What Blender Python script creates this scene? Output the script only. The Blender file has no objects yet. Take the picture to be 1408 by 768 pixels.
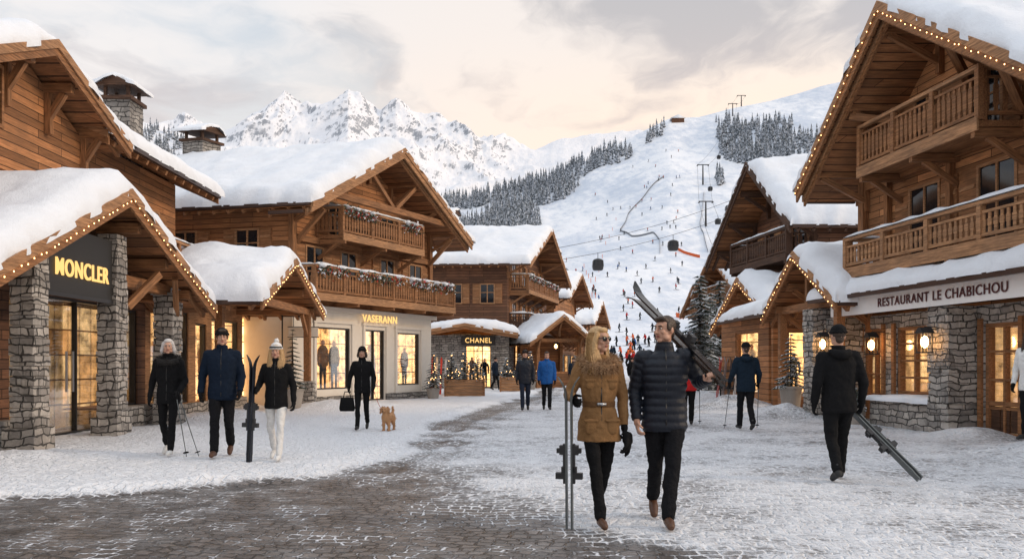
import bpy, math, random
import numpy as np
from mathutils import Vector, Matrix, noise
random.seed(7)
scene=bpy.context.scene
R=math.radians
# ------------------------------------------------------------ materials
def newmat(name):
    m=bpy.data.materials.new(name); m.use_nodes=True
    nt=m.node_tree; nt.nodes.clear()
    out=nt.nodes.new('ShaderNodeOutputMaterial')
    return m,nt,out
def nd(nt,t,ins=None,**at):
    n=nt.nodes.new(t)
    for k,v in at.items(): setattr(n,k,v)
    if ins:
        for k,v in ins.items():
            s=n.inputs[k]
            if isinstance(v,bpy.types.NodeSocket): nt.links.new(v,s)
            else: s.default_value=v
    return n
def c4(c): return (c[0],c[1],c[2],1)
def math_(nt,op,a,b=0.0,clamp=False):
    n=nt.nodes.new('ShaderNodeMath'); n.operation=op; n.use_clamp=clamp
    for i,v in enumerate((a,b)):
        if isinstance(v,bpy.types.NodeSocket): nt.links.new(v,n.inputs[i])
        else: n.inputs[i].default_value=v
    return n.outputs[0]
def mix(nt,f,a,b,blend='MIX'):
    n=nt.nodes.new('ShaderNodeMix'); n.data_type='RGBA'; n.blend_type=blend
    for s,v in ((n.inputs[0],f),(n.inputs[6],a),(n.inputs[7],b)):
        if isinstance(v,bpy.types.NodeSocket): nt.links.new(v,s)
        elif s is n.inputs[0] or isinstance(v,float): s.default_value=v
        else: s.default_value=c4(v)
    return n.outputs[2]
def smooth(nt,x,lo,hi):
    n=nd(nt,'ShaderNodeMapRange',{0:x,1:lo,2:hi},interpolation_type='SMOOTHSTEP')
    return n.outputs[0]
def pbsdf(nt,out,base,rough=0.7,bump=None,bs=0.3,bd=0.02,metal=0.0,spec=None):
    p=nd(nt,'ShaderNodeBsdfPrincipled')
    if isinstance(base,bpy.types.NodeSocket): nt.links.new(base,p.inputs['Base Color'])
    else: p.inputs['Base Color'].default_value=c4(base)
    if isinstance(rough,bpy.types.NodeSocket): nt.links.new(rough,p.inputs['Roughness'])
    else: p.inputs['Roughness'].default_value=rough
    p.inputs['Metallic'].default_value=metal
    if spec is not None: p.inputs['Specular IOR Level'].default_value=spec
    if bump is not None:
        b=nd(nt,'ShaderNodeBump',{'Strength':bs,'Distance':bd,'Height':bump})
        nt.links.new(b.outputs[0],p.inputs['Normal'])
    nt.links.new(p.outputs[0],out.inputs[0])
    return p
def lp(nt): return nd(nt,'ShaderNodeAttribute',attribute_name='lp').outputs['Vector']
def sep(nt,v): return nd(nt,'ShaderNodeSeparateXYZ',{0:v}).outputs
def comb(nt,x,y,z): return nd(nt,'ShaderNodeCombineXYZ',{0:x,1:y,2:z}).outputs[0]
def noi(nt,vec,scale,detail=4,rough=.55):
    return nd(nt,'ShaderNodeTexNoise',{'Vector':vec,'Scale':scale,'Detail':detail,'Roughness':rough}).outputs[0]
def mapping(nt,vec,sc,loc=(0,0,0)): return nd(nt,'ShaderNodeMapping',{'Vector':vec,'Scale':sc,'Location':loc}).outputs[0]
def pos(nt): return nd(nt,'ShaderNodeNewGeometry').outputs['Position']

def m_plank(name,c,h=.17,vertical=False):
    m,nt,out=newmat(name); L=lp(nt); s=sep(nt,L)
    a=math_(nt,'ADD',s[0],s[1])
    v=comb(nt,s[2],a,0.0) if vertical else comb(nt,a,s[2],0.0)
    br=nd(nt,'ShaderNodeTexBrick',{'Vector':v,'Color1':c4([x*.66 for x in c]),'Color2':c4([x*1.45 for x in c]),'Mortar':c4([x*.10 for x in c]),'Scale':1.0,'Mortar Size':.009,'Brick Width':2.3,'Row Height':h},offset=.37)
    g=noi(nt,mapping(nt,v,(1.2,24,1)),1.6,6,.7)
    big=noi(nt,L,.8,4,.6)
    col=mix(nt,smooth(nt,g,.3,.72),[.45,.43,.42],[1.45,1.4,1.35])
    mm=mix(nt,.75,br.outputs[0],col,'MULTIPLY')
    col3=mix(nt,math_(nt,'MULTIPLY',smooth(nt,big,.42,.68),.45),mm,[c[0]*.45,c[1]*.52,c[2]*.66])
    hgt=math_(nt,'SUBTRACT',math_(nt,'MULTIPLY',g,.3),br.outputs['Fac'])
    pbsdf(nt,out,col3,.7,hgt,.7,.013,spec=.3); return m
def m_beam(name,c):
    m,nt,out=newmat(name); L=lp(nt)
    g=noi(nt,mapping(nt,L,(1.2,16,16)),2.0,6,.7); b=noi(nt,L,1.3,2)
    col=mix(nt,smooth(nt,g,.3,.72),[.45*x for x in c],[1.4*x for x in c])
    col=mix(nt,math_(nt,'MULTIPLY',smooth(nt,b,.4,.7),.4),col,[c[0]*.45,c[1]*.5,c[2]*.6])
    pbsdf(nt,out,col,.7,g,.5,.012,spec=.3); return m
def m_stone(name,dark=1.0,scale=1.0):
    m,nt,out=newmat(name); L=lp(nt); s=sep(nt,L)
    w=noi(nt,L,2.3,2)
    a=math_(nt,'ADD',math_(nt,'ADD',s[0],s[1]),math_(nt,'MULTIPLY',w,.3))
    z=math_(nt,'ADD',s[2],math_(nt,'MULTIPLY',noi(nt,L,2.1,3),.26))
    v=comb(nt,a,z,0.0)
    br=nd(nt,'ShaderNodeTexBrick',{'Vector':v,'Color1':c4((.16*dark,.15*dark,.145*dark)),'Color2':c4((.50*dark,.46*dark,.42*dark)),'Mortar':c4((.09*dark,.085*dark,.08*dark)),'Scale':scale,'Mortar Size':.014,'Mortar Smooth':.3,'Brick Width':.34,'Row Height':.135},offset=.43,squash=.65,squash_frequency=3)
    vo=nd(nt,'ShaderNodeTexVoronoi',{'Vector':v,'Scale':3.1*scale})
    n=noi(nt,L,14,6,.7)
    sn=mix(nt,.35,br.outputs[0],mix(nt,sep(nt,vo.outputs['Color'])[0],[.13*dark,.11*dark,.09*dark],[.46*dark,.42*dark,.37*dark]))
    sn=mix(nt,br.outputs['Fac'],sn,[.06*dark,.055*dark,.05*dark])
    col=mix(nt,.6,sn,mix(nt,n,[.1,.1,.1],[1.8,1.8,1.8]),'MULTIPLY')
    hgt=math_(nt,'ADD',math_(nt,'MULTIPLY',n,.5),math_(nt,'MULTIPLY',br.outputs['Fac'],-1.2))
    pbsdf(nt,out,col,.85,hgt,1.0,.04); return m
def m_snow(name,base=(.80,.83,.88)):
    m,nt,out=newmat(name); P=pos(nt)
    n1=noi(nt,P,3.0,5,.6); n2=noi(nt,P,40,3,.6)
    h=math_(nt,'ADD',n1,math_(nt,'MULTIPLY',n2,.25))
    col=mix(nt,n1,[x*.92 for x in base],[min(.95,x*1.05) for x in base])
    pbsdf(nt,out,col,.65,h,.5,.08); return m
def m_plain(name,c,rough=.6,metal=0.0,bscale=30,bs=.15,var=.25,spec=None):
    m,nt,out=newmat(name); P=nd(nt,'ShaderNodeTexCoord').outputs['Object']
    n=noi(nt,P,bscale,4)
    col=mix(nt,n,[x*(1-var) for x in c],[min(1,x*(1+var)) for x in c])
    pbsdf(nt,out,col,rough,n,bs,.01,metal,spec); return m
def m_emit(name,c,s):
    m,nt,out=newmat(name)
    e=nd(nt,'ShaderNodeEmission',{0:c4(c),1:s}); nt.links.new(e.outputs[0],out.inputs[0]); return m
def m_interior(name,s):
    m,nt,out=newmat(name); L=lp(nt); sp=sep(nt,L)
    a=math_(nt,'ADD',sp[0],sp[1]); v=comb(nt,a,sp[2],0.0)
    br=nd(nt,'ShaderNodeTexBrick',{'Vector':v,'Color1':(1,.62,.27,1),'Color2':(.85,.40,.13,1),'Mortar':(.16,.07,.025,1),'Scale':1.0,'Mortar Size':.02,'Brick Width':.48,'Row Height':.55},offset=0)
    n=noi(nt,L,4.5,4,.6)
    st=math_(nt,'MULTIPLY',smooth(nt,n,.15,.7),s)
    e=nd(nt,'ShaderNodeEmission',{0:br.outputs[0],1:st}); nt.links.new(e.outputs[0],out.inputs[0]); return m
def m_glass(name):
    m,nt,out=newmat(name)
    t=nd(nt,'ShaderNodeBsdfTransparent',{0:(.93,.93,.93,1)}); g=nd(nt,'ShaderNodeBsdfGlossy',{0:(1,1,1,1),1:.03})
    f=nd(nt,'ShaderNodeFresnel',{0:1.4}); k=math_(nt,'ADD',math_(nt,'MULTIPLY',f.outputs[0],.55),.02,True)
    x=nd(nt,'ShaderNodeMixShader',{0:k,1:t.outputs[0],2:g.outputs[0]}); nt.links.new(x.outputs[0],out.inputs[0]); return m
def m_cloth(name,c,rough=.9,bs=.5,scale=18,spec=.15):
    m,nt,out=newmat(name); P=nd(nt,'ShaderNodeTexCoord').outputs['Object']
    n=noi(nt,P,scale,4,.6); n2=noi(nt,P,220,2)
    col=mix(nt,n,[x*.7 for x in c],[min(1,x*1.25) for x in c])
    h=math_(nt,'ADD',n,math_(nt,'MULTIPLY',n2,.15))
    pbsdf(nt,out,col,rough,h,bs,.025,spec=spec); return m
M={}
M['wood']=m_plank('wood_siding',(.36,.165,.07))
M['woodlt']=m_plank('wood_siding_light',(.42,.205,.092))
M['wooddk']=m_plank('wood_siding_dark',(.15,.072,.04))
M['deck']=m_plank('wood_soffit',(.31,.14,.06),.14)
M['beam']=m_beam('wood_beam',(.31,.145,.063))
M['beamlt']=m_beam('wood_beam_light',(.41,.215,.105))
M['beamdk']=m_beam('wood_beam_dark',(.085,.042,.024))
M['stone']=m_stone('stone_masonry',1.15)
M['stonedk']=m_stone('stone_masonry_dark',.85)
M['white']=m_plain('cream_limestone',(.70,.64,.56),.7,0,6,.1,.08)
M['snow']=m_snow('snow')
M['dark']=m_plain('dark_bronze',(.02,.018,.017),.35,0,20,.05,.2)
M['signdk']=m_plain('sign_panel',(.025,.023,.022),.6,0,20,.05,.2)
M['iron']=m_plain('iron',(.03,.03,.032),.5,.3,30,.1,.2)
M['steel']=m_plain('steel',(.45,.46,.48),.3,.9,30,.05,.1)
M['skigrey']=m_plain('ski_graphite',(.10,.11,.11),.35,.2,30,.05,.3)
M['glass']=m_glass('window_glass')
M['pane']=m_plain('dark_glass_pane',(.012,.014,.018),.06,0,2,.0,.2)
M['int']=m_interior('lit_shop_interior',4.2)
M['intdim']=m_interior('dim_shop_interior',1.7)
M['intlow']=m_interior('low_shop_interior',.6)
M['bulb']=m_emit('warm_bulb',(1,.55,.22),7)
M['lamp']=m_emit('lantern_glow',(1,.52,.18),22)
M['gold']=m_emit('gold_lettering',(1,.60,.20),1.4)
M['awn']=m_plain('canvas_white',(.88,.86,.84),.8,0,8,.05,.05)
M['maroon']=m_plain('maroon_letters',(.09,.02,.02),.7)
M['clay']=m_plain('pot_clay',(.32,.29,.26),.8)
M['copper']=m_plain('copper_gutter',(.08,.05,.04),.4,.7)
M['leather']=m_plain('brown_leather',(.09,.037,.017),.5)
M['sole']=m_plain('rubber',(.02,.02,.02),.7)
M['skin']=m_plain('skin',(.52,.29,.20),.5,0,15,.05,.08)
M['lips']=m_plain('lips',(.36,.12,.10),.45)
M['eye']=m_plain('eye_white',(.6,.58,.55),.3)
M['iris']=m_plain('iris',(.02,.015,.01),.2)
M['black']=m_cloth('black_fabric',(.009,.009,.010))
M['blackgloss']=m_plain('black_gloss',(.008,.008,.009),.18)
M['navy']=m_cloth('navy_puffer',(.010,.013,.022),.5,.4,14,.3)
M['navy2']=m_cloth('navy_jacket',(.008,.015,.030))
M['blue']=m_cloth('blue_jacket',(.02,.10,.32))
M['teal']=m_cloth('slate_jacket',(.010,.020,.034))
M['charcoal']=m_cloth('charcoal_trousers',(.010,.010,.012))
M['denim']=m_cloth('dark_denim',(.018,.024,.04))
M['tan']=m_cloth('tan_parka',(.25,.135,.058))
M['tandk']=m_cloth('tan_belt',(.15,.075,.032),.6)
M['whitecloth']=m_cloth('white_fabric',(.74,.73,.71))
M['red']=m_cloth('red_fabric',(.45,.02,.02))
M['orange']=m_cloth('orange_net',(.65,.13,.04))
M['furtan']=m_plain('fur_tan',(.36,.22,.12),.9,0,25,.0,.6)
M['furblk']=m_plain('fur_black',(.02,.018,.017),.9,0,25,.0,.4)
M['furdog']=m_plain('fur_dog',(.50,.27,.13),.9,0,8,.0,.3)
M['blonde']=m_plain('hair_blonde',(.50,.31,.14),.5,0,60,.5,.5)
M['grey']=m_plain('hair_grey',(.55,.52,.50),.55,0,60,.5,.2)
M['brown']=m_plain('hair_brown',(.04,.022,.012),.5,0,60,.5,.4)
M['pine']=m_plain('spruce_needles',(.035,.06,.035),.8,0,9,.0,.5)
M['bark']=m_plain('bark',(.09,.06,.04),.9)
M['skired']=m_plain('ski_red',(.5,.03,.02),.3)

# ------------------------------------------------------------ mesh builder
class MB:
    def __init__(s): s.v=[];s.f=[];s.l=[]
    def add(s,v,f,l=None):
        o=len(s.v); s.v.extend([tuple(p) for p in v]); s.f.extend([tuple(i+o for i in q) for q in f])
        s.l.extend([tuple(p) for p in (l if l is not None else v)])
    def obj(s,name,mat,parent=None,smooth=False,recalc=True):
        me=bpy.data.meshes.new(name); me.from_pydata(s.v,[],s.f)
        a=me.attributes.new('lp','FLOAT_VECTOR','POINT')
        a.data.foreach_set('vector',np.array(s.l,dtype=np.float32).ravel())
        if recalc:
            import bmesh
            bm=bmesh.new(); bm.from_mesh(me); bmesh.ops.recalc_face_normals(bm,faces=bm.faces); bm.to_mesh(me); bm.free()
        if smooth: me.polygons.foreach_set('use_smooth',[True]*len(me.polygons))
        me.materials.append(mat); me.update()
        o=bpy.data.objects.new(name,me); scene.collection.objects.link(o)
        if parent: o.parent=parent
        return o
def empty(name):
    e=bpy.data.objects.new(name,None); e.empty_display_size=.1; scene.collection.objects.link(e); return e
BF=[(0,1,2,3),(7,6,5,4),(0,4,5,1),(1,5,6,2),(2,6,7,3),(3,7,4,0)]
def chain(mb,pts,radii,n=12,caps=True):
    """tapered limbs with rounded joints"""
    for i in range(len(pts)):
        if caps: ell(mb,pts[i],(radii[i],)*3,n=max(8,n-2))
    for i in range(len(pts)-1):
        a=Vector(pts[i]);b=Vector(pts[i+1]);d=(b-a)
        if d.length<1e-6: continue
        d.normalize(); x=d.orthogonal().normalized(); y=d.cross(x)
        vs=[]
        for p,r in ((a,radii[i]),(b,radii[i+1])):
            for k in range(n):
                t=2*math.pi*k/n; vs.append(p+(x*math.cos(t)+y*math.sin(t))*r)
        fs=[(k,(k+1)%n,n+(k+1)%n,n+k) for k in range(n)]+[tuple(range(n))[::-1],tuple(range(n,2*n))]
        mb.add(vs,fs)
def ell(mb,c,r,n=12,rot=None,fn=None):
    vs=[];fs=[];m=max(5,n//2+1)
    c=Vector(c)
    for i in range(m+1):
        ph=math.pi*i/m
        for k in range(n):
            t=2*math.pi*k/n
            p=Vector((r[0]*math.sin(ph)*math.cos(t),r[1]*math.sin(ph)*math.sin(t),r[2]*math.cos(ph)))
            if fn: p=fn(p)
            if rot: p=rot@p
            vs.append(c+p)
    for i in range(m):
        for k in range(n):
            fs.append((i*n+k,(i+1)*n+k,(i+1)*n+(k+1)%n,i*n+(k+1)%n))
    mb.add(vs,fs)
def loft(mb,rings,n=28,puff=0,per=.07,sq=2.3):
    """rings:(z,cx,cy,rx,ry)"""
    rr=[]
    z0,z1=rings[0][0],rings[-1][0]; N=max(8,int(abs(z1-z0)/(.011 if puff else .03)))
    zs=[r[0] for r in rings]; asc=zs[0]<zs[-1]
    A=np.array(rings if asc else rings[::-1])
    for i in range(N+1):
        z=z0+(z1-z0)*i/N; q=[np.interp(z,A[:,0],A[:,j]) for j in (1,2,3,4)]
        b=puff*(abs(math.sin(math.pi*z/per))**.5-.7) if puff else 0
        rr.append((z,q[0],q[1],q[2]+b,q[3]+b))
    vs=[];fs=[]
    for z,cx,cy,rx,ry in rr:
        for k in range(n):
            t=2*math.pi*k/n; c=math.cos(t); s=math.sin(t)
            vs.append((cx+rx*math.copysign(abs(c)**(2/sq),c),cy+ry*math.copysign(abs(s)**(2/sq),s),z))
    for i in range(len(rr)-1):
        for k in range(n): fs.append((i*n+k,i*n+(k+1)%n,(i+1)*n+(k+1)%n,(i+1)*n+k))
    fs.append(tuple(range(n))[::-1]); fs.append(tuple((len(rr)-1)*n+k for k in range(n)))
    mb.add(vs,fs)

def nz(x,y,z=0.0): return noise.noise(Vector((x,y,z)))
# ------------------------------------------------------------ ground function
LB=np.array([(0,-30),(7.6,-12),(8.3,-6),(8.8,-4.8),(9.5,-3.8),(10.3,-2.7),(12.8,-2.05),(16.8,-2.05),(20.4,-1.93),(26.6,-1.06),(35,.5),(45,1.8),(60,3.5)])
RB=np.array([(0,6),(6,1.9),(8,.5),(10.6,-.6),(13,-.75),(16,-.5),(20,-.1),(24,.5),(32,1.8),(40,2.8),(60,4.5)])
def cob(X,Y):
    l=np.interp(Y,LB[:,0],LB[:,1]); r=np.interp(Y,RB[:,0],RB[:,1])
    if Y>60: return 0.15
    w=.35*nz(X*.8,Y*.8,3)+.12*nz(X*3,Y*3,3)
    a=min(max((X-l+w)/.5,0),1); b=min(max((r-X+w*2)/1.3,0),1)
    st=1.0
    if Y>9.5:
        k=min(1,(Y-9.5)/2); st=1-k*.45*(.5+.5*math.cos(2*math.pi*3*(X-l)/(r-l)))
    return a*(.42+.58*b*st)
def gz(X,Y):
    if Y>95 or abs(X)>40: return 0.0
    c=cob(X,Y)
    z=(1-c)*.045
    z+=.03*nz(X*.5,Y*.5,1)*(1-.6*c)+.016*nz(X*2.3,Y*2.3,5)*(1-.7*c)
    if abs(X)<9 and Y<30:
        z+=.030*abs(nz(X*4.5,Y*4.5,9))*(1-.8*c)+.014*nz(X*9,Y*9,2)*(1-.8*c)
    l=np.interp(Y,LB[:,0],LB[:,1]); r=np.interp(Y,RB[:,0],RB[:,1])
    d=abs(X-l+.15)
    z+=.05*math.exp(-(d/.28)**2)*(1+nz(X*2,Y*2,4)) if Y<40 else 0
    if 9<Y<45:
        for q in (.167,.5,.833):
            d=abs(X-(l+(r-l)*q)); z-= .02*math.exp(-(d/.14)**2)
    for bx,by,br,bh in ((7.3,21.3,.9,.35),(6.9,24.8,1.2,.45),(8.5,12.0,1.2,.3),(8.9,15.5,.7,.2),(-7.3,20.5,1.2,.22),(-7.2,11.8,.9,.12),(-5.6,26,1.4,.25),(-2.6,37.5,1.5,.25),(3,40,1.5,.3),(6.9,34,2,.4),(-7.0,16.5,.6,.12)):
        d2=((X-bx)**2+(Y-by)**2)/br**2
        if d2<9: z+=bh*math.exp(-d2)*(1+.5*nz(X*2,Y*2,2))
    return z
def grow(a,b,s,k=1.25):
    out=[];x=a
    while x<b: out.append(x); x+=s; s*=k
    out.append(b); return out
xs=[-x for x in grow(9,4200,.1)][::-1]+list(np.arange(-8.95,9,.055))+grow(9,4200,.1)
ys=[-60,-20,-5,1]+list(np.arange(3.5,14,.045))+list(np.arange(14,34,.12))+grow(34,4300,.3,1.06)
ys=sorted(set(ys)); xs=sorted(set(xs))
nx,ny=len(xs),len(ys)
V=np.zeros((ny,nx,3)); C=np.zeros((ny,nx))
for j,y in enumerate(ys):
    for i,x in enumerate(xs):
        V[j,i]=(x,y,gz(x,y)); C[j,i]=cob(x,y) if abs(x)<30 and y<90 else 0
def gridobj(name,V,F,mat):
    me=bpy.data.meshes.new(name); me.from_pydata(V.reshape(-1,3).tolist(),[],F.tolist())
    me.polygons.foreach_set('use_smooth',[True]*len(me.polygons)); me.materials.append(mat); me.update()
    o=bpy.data.objects.new(name,me); scene.collection.objects.link(o); return o
def gf(ny,nx):
    idx=np.arange(nx*ny).reshape(ny,nx)
    return np.stack([idx[:-1,:-1],idx[:-1,1:],idx[1:,1:],idx[1:,:-1]],-1).reshape(-1,4)
def m_ground():
    m,nt,out=newmat('snowy_cobblestones'); P=pos(nt)
    cb=nd(nt,'ShaderNodeAttribute',attribute_name='cob').outputs['Fac']
    dist=nd(nt,'ShaderNodeTexNoise',{'Vector':P,'Scale':.8,'Detail':1.0}).outputs['Color']
    dv=nd(nt,'ShaderNodeVectorMath',{0:dist,1:(.5,.5,0)},operation='MULTIPLY').outputs[0]
    d2=nd(nt,'ShaderNodeTexNoise',{'Vector':P,'Scale':11,'Detail':1.0}).outputs['Color']
    dv2=nd(nt,'ShaderNodeVectorMath',{0:d2,1:(.075,.075,0)},operation='MULTIPLY').outputs[0]
    v=nd(nt,'ShaderNodeVectorMath',{0:P,1:dv},operation='ADD').outputs[0]
    v=nd(nt,'ShaderNodeVectorMath',{0:v,1:dv2},operation='ADD').outputs[0]
    v=nd(nt,'ShaderNodeMapping',{'Vector':v,'Rotation':(0,0,R(8))}).outputs[0]
    br=nd(nt,'ShaderNodeTexBrick',{'Vector':v,'Color1':(.03,.026,.025,1),'Color2':(.16,.132,.118,1),'Mortar':(.02,.018,.016,1),'Scale':1.0,'Mortar Size':.020,'Mortar Smooth':.9,'Brick Width':.155,'Row Height':.118},offset=.45,squash=.8,squash_frequency=3)
    mort=br.outputs['Fac']
    n1=noi(nt,P,.8,3,.5); n2=noi(nt,P,5,5,.7); n3=noi(nt,P,26,3,.65)
    n=math_(nt,'ADD',math_(nt,'MULTIPLY',n1,.32),math_(nt,'ADD',math_(nt,'MULTIPLY',n2,.38),math_(nt,'MULTIPLY',n3,.30)))
    mw=math_(nt,'MULTIPLY',mort,math_(nt,'MULTIPLY',smooth(nt,noi(nt,P,1.7,4,.65),.30,.68),.30))
    vv=math_(nt,'ADD',n,mw)
    vv=math_(nt,'ADD',vv,math_(nt,'MULTIPLY',math_(nt,'SUBTRACT',.60,cb),.42))
    sn=smooth(nt,vv,.41,.57)
    scol=mix(nt,smooth(nt,vv,.46,.72),[.50,.51,.545],[.82,.835,.87])
    stone=mix(nt,math_(nt,'MULTIPLY',noi(nt,P,60,3),.6),br.outputs[0],[.13,.112,.10])
    slush=smooth(nt,noi(nt,P,2.2,4,.6),.45,.70)
    stone=mix(nt,math_(nt,'MULTIPLY',slush,.20),stone,[.42,.42,.44])
    col=mix(nt,sn,stone,scol)
    rough=math_(nt,'ADD',.30,math_(nt,'MULTIPLY',sn,.4))
    sth=math_(nt,'SUBTRACT',1.0,mort)
    h1=math_(nt,'MULTIPLY',sth,math_(nt,'SUBTRACT',1.0,math_(nt,'MULTIPLY',sn,.55)))
    h=math_(nt,'ADD',h1,math_(nt,'ADD',math_(nt,'MULTIPLY',sn,.45),math_(nt,'MULTIPLY',n3,.4)))
    h=math_(nt,'ADD',h,math_(nt,'MULTIPLY',math_(nt,'MULTIPLY',n2,sn),2.2))
    pbsdf(nt,out,col,rough,h,.95,.042); return m
g=gridobj('ground',V,gf(ny,nx),m_ground())
a=g.data.attributes.new('cob','FLOAT','POINT'); a.data.foreach_set('value',C.ravel().astype(np.float32))

# ------------------------------------------------------------ terrain
HB=np.array([(-3,.30),(-.50,.327),(-.485,.318),(-.458,.304),(-.42,.285),(-.376,.262),(-.28,.236),(-.13,.205),(-.06,.208),(0,.222),(.05,.236),(.087,.252),(.15,.283),(.196,.307),(.233,.309),(.27,.32),(.324,.332),(.36,.343),(.41,.356),(.5,.375),(3,.4)])
def hillz(X,Y,n=True):
    b=X/Y; A=np.interp(b,HB[:,0],HB[:,1])
    t=(Y-82)/518
    if t<0: return -.4
    gq=t**.88 if t<=1 else 1-(t-1)*.5
    z=Y*A*gq
    if n: z+=(.012*Y*nz(X/70,Y/70,4)+.005*Y*nz(X/22,Y/22,8))*min(1,t*4)*(1 if t<.8 else max(.3,(1-t)*5))
    return z
bs=np.linspace(-1.1,1.0,420); Ys=np.concatenate([np.linspace(80,200,50),np.linspace(204,640,140)])
V=np.array([[(b*y,y,hillz(b*y,y)) for b in bs] for y in Ys])
def m_slope():
    m,nt,out=newmat('ski_slope_snow'); P=pos(nt)
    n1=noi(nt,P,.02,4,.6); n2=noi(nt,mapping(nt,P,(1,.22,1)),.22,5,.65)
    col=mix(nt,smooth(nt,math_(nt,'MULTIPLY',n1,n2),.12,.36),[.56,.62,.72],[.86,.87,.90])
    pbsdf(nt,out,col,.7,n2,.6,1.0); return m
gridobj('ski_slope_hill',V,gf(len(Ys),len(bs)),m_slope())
FB=np.array([(-3,.30),(-.60,.30),(-.50,.295),(-.458,.300),(-.41,.322),(-.365,.306),(-.33,.322),(-.29,.326),(-.25,.322),(-.205,.348),(-.165,.312),(-.145,.325),(-.095,.300),(-.058,.290),(-.02,.286),(.015,.29),(.05,.295),(.087,.29),(.15,.292),(.3,.285),(3,.28)])
def farz(b,y):
    t=(y-900)/1900
    T=np.interp(b,FB[:,0],FB[:,1])
    hh=.42+.58*min(1,t/.72)**1.1 if t<.72 else 1-(t-.72)*.6
    x=b*y
    p=Vector((x/400+.2*nz(x/200,y/200),y/560,.7))
    rg=noise.ridged_multi_fractal(p,.92,2.2,8,1.0,2.0)
    f2=noise.fractal(Vector((x/80,y/110,3)),1.0,2.1,6)
    amp=.82 if b<.0 else max(.3,.82-b*8)
    return y*T*hh+((rg-1.25)*88+f2*14)*amp*(.35+min(1,t/.6)*.65)
bs2=np.linspace(-.85,.6,900); Y2=np.linspace(900,2800,300)
V=np.array([[(b*y,y,farz(b,y)) for b in bs2] for y in Y2])
def m_mtn():
    m,nt,out=newmat('alpine_hazy_rock_and_snow'); P=pos(nt)
    N=nd(nt,'ShaderNodeNewGeometry').outputs['True Normal']; z=sep(nt,N)[2]
    n=noi(nt,P,.025,7,.72); n2=noi(nt,mapping(nt,P,(1,1,.3)),.05,5,.7)
    s=math_(nt,'ADD',z,math_(nt,'MULTIPLY',math_(nt,'SUBTRACT',n,.5),.75))
    k=smooth(nt,s,.47,.62)
    hazy_rock=mix(nt,n2,[.22,.245,.29],[.44,.455,.49])  # distance haze painted into the rock as a paler, bluish tone
    hgt=sep(nt,P)[2]
    f=noi(nt,P,.012,5,.7); fz=math_(nt,'ADD',hgt,math_(nt,'MULTIPLY',f,380))
    col=mix(nt,k,hazy_rock,[.85,.85,.88])
    tr=math_(nt,'MULTIPLY',math_(nt,'SUBTRACT',1.0,smooth(nt,fz,440,540)),smooth(nt,noi(nt,P,.08,3,.8),.45,.57))
    col=mix(nt,math_(nt,'MULTIPLY',tr,.5),col,[.24,.27,.30])
    pbsdf(nt,out,col,.8,n2,.7,8,spec=.2); return m
gridobj('alpine_mountain_range',V,gf(len(Y2),len(bs2)),m_mtn())

def m_forest():
    m,nt,out=newmat('snow_dusted_forest')
    N=nd(nt,'ShaderNodeNewGeometry').outputs['True Normal']; z=sep(nt,N)[2]
    n=noi(nt,pos(nt),.7,3,.7)
    k=smooth(nt,math_(nt,'ADD',n,math_(nt,'MULTIPLY',z,.25)),.44,.68)
    col=mix(nt,k,[.075,.09,.10],[.55,.59,.66])
    pbsdf(nt,out,col,.85,spec=.1); return m
fm=MB()
def ftree(x,y,z,h):
    r=h*random.uniform(.15,.22); a0=random.random()*6
    for k in range(4):
        zb=z+h*(.06+.22*k); zt=z+h*(.42+.2*k) if k<3 else z+h
        rr=r*(1-.23*k); n=8
        vs=[(x,y,zt)]+[(x+rr*(1.0 if i%2 else .55)*random.uniform(.7,1.2)*math.cos(a0+k+i*math.pi*2/n),y+rr*(1.0 if i%2 else .55)*random.uniform(.7,1.2)*math.sin(a0+k+i*math.pi*2/n),zb+(0 if i%2 else h*.04)) for i in range(n)]
        fm.add(vs,[(0,1+i,1+(i+1)%n) for i in range(n)])
cnt=0
for _ in range(42000):
    b=random.uniform(-.62,.52); y=random.uniform(250,600); x=b*y
    A=np.interp(b,HB[:,0],HB[:,1]); t=(y-82)/518; el=A*t**.88
    cl=nz(x/28,y/45,1.5)
    ok=False
    if -.12<b<.035: ok = el>.152+.3*max(0,b) and cl>-.3
    elif .035<=b<.19: ok = (A-el)<.032-.10*(b-.035)+.01*cl and cl>-.2
    elif .255<b<.52: ok = .215+.05*nz(x/60,y/60)<el<.300+.02*cl and cl>-.02
    elif b<-.33: ok = el>.20 and cl>-.3 and random.random()<.6
    elif b<=-.12: ok = el>.15 and random.random()<.4
    if not ok: continue
    ftree(x,y,hillz(x,y)-.3,random.uniform(5,11)); cnt+=1
    if cnt>4600: break
fm.obj('distant_conifer_forest',m_forest(),recalc=False)

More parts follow.
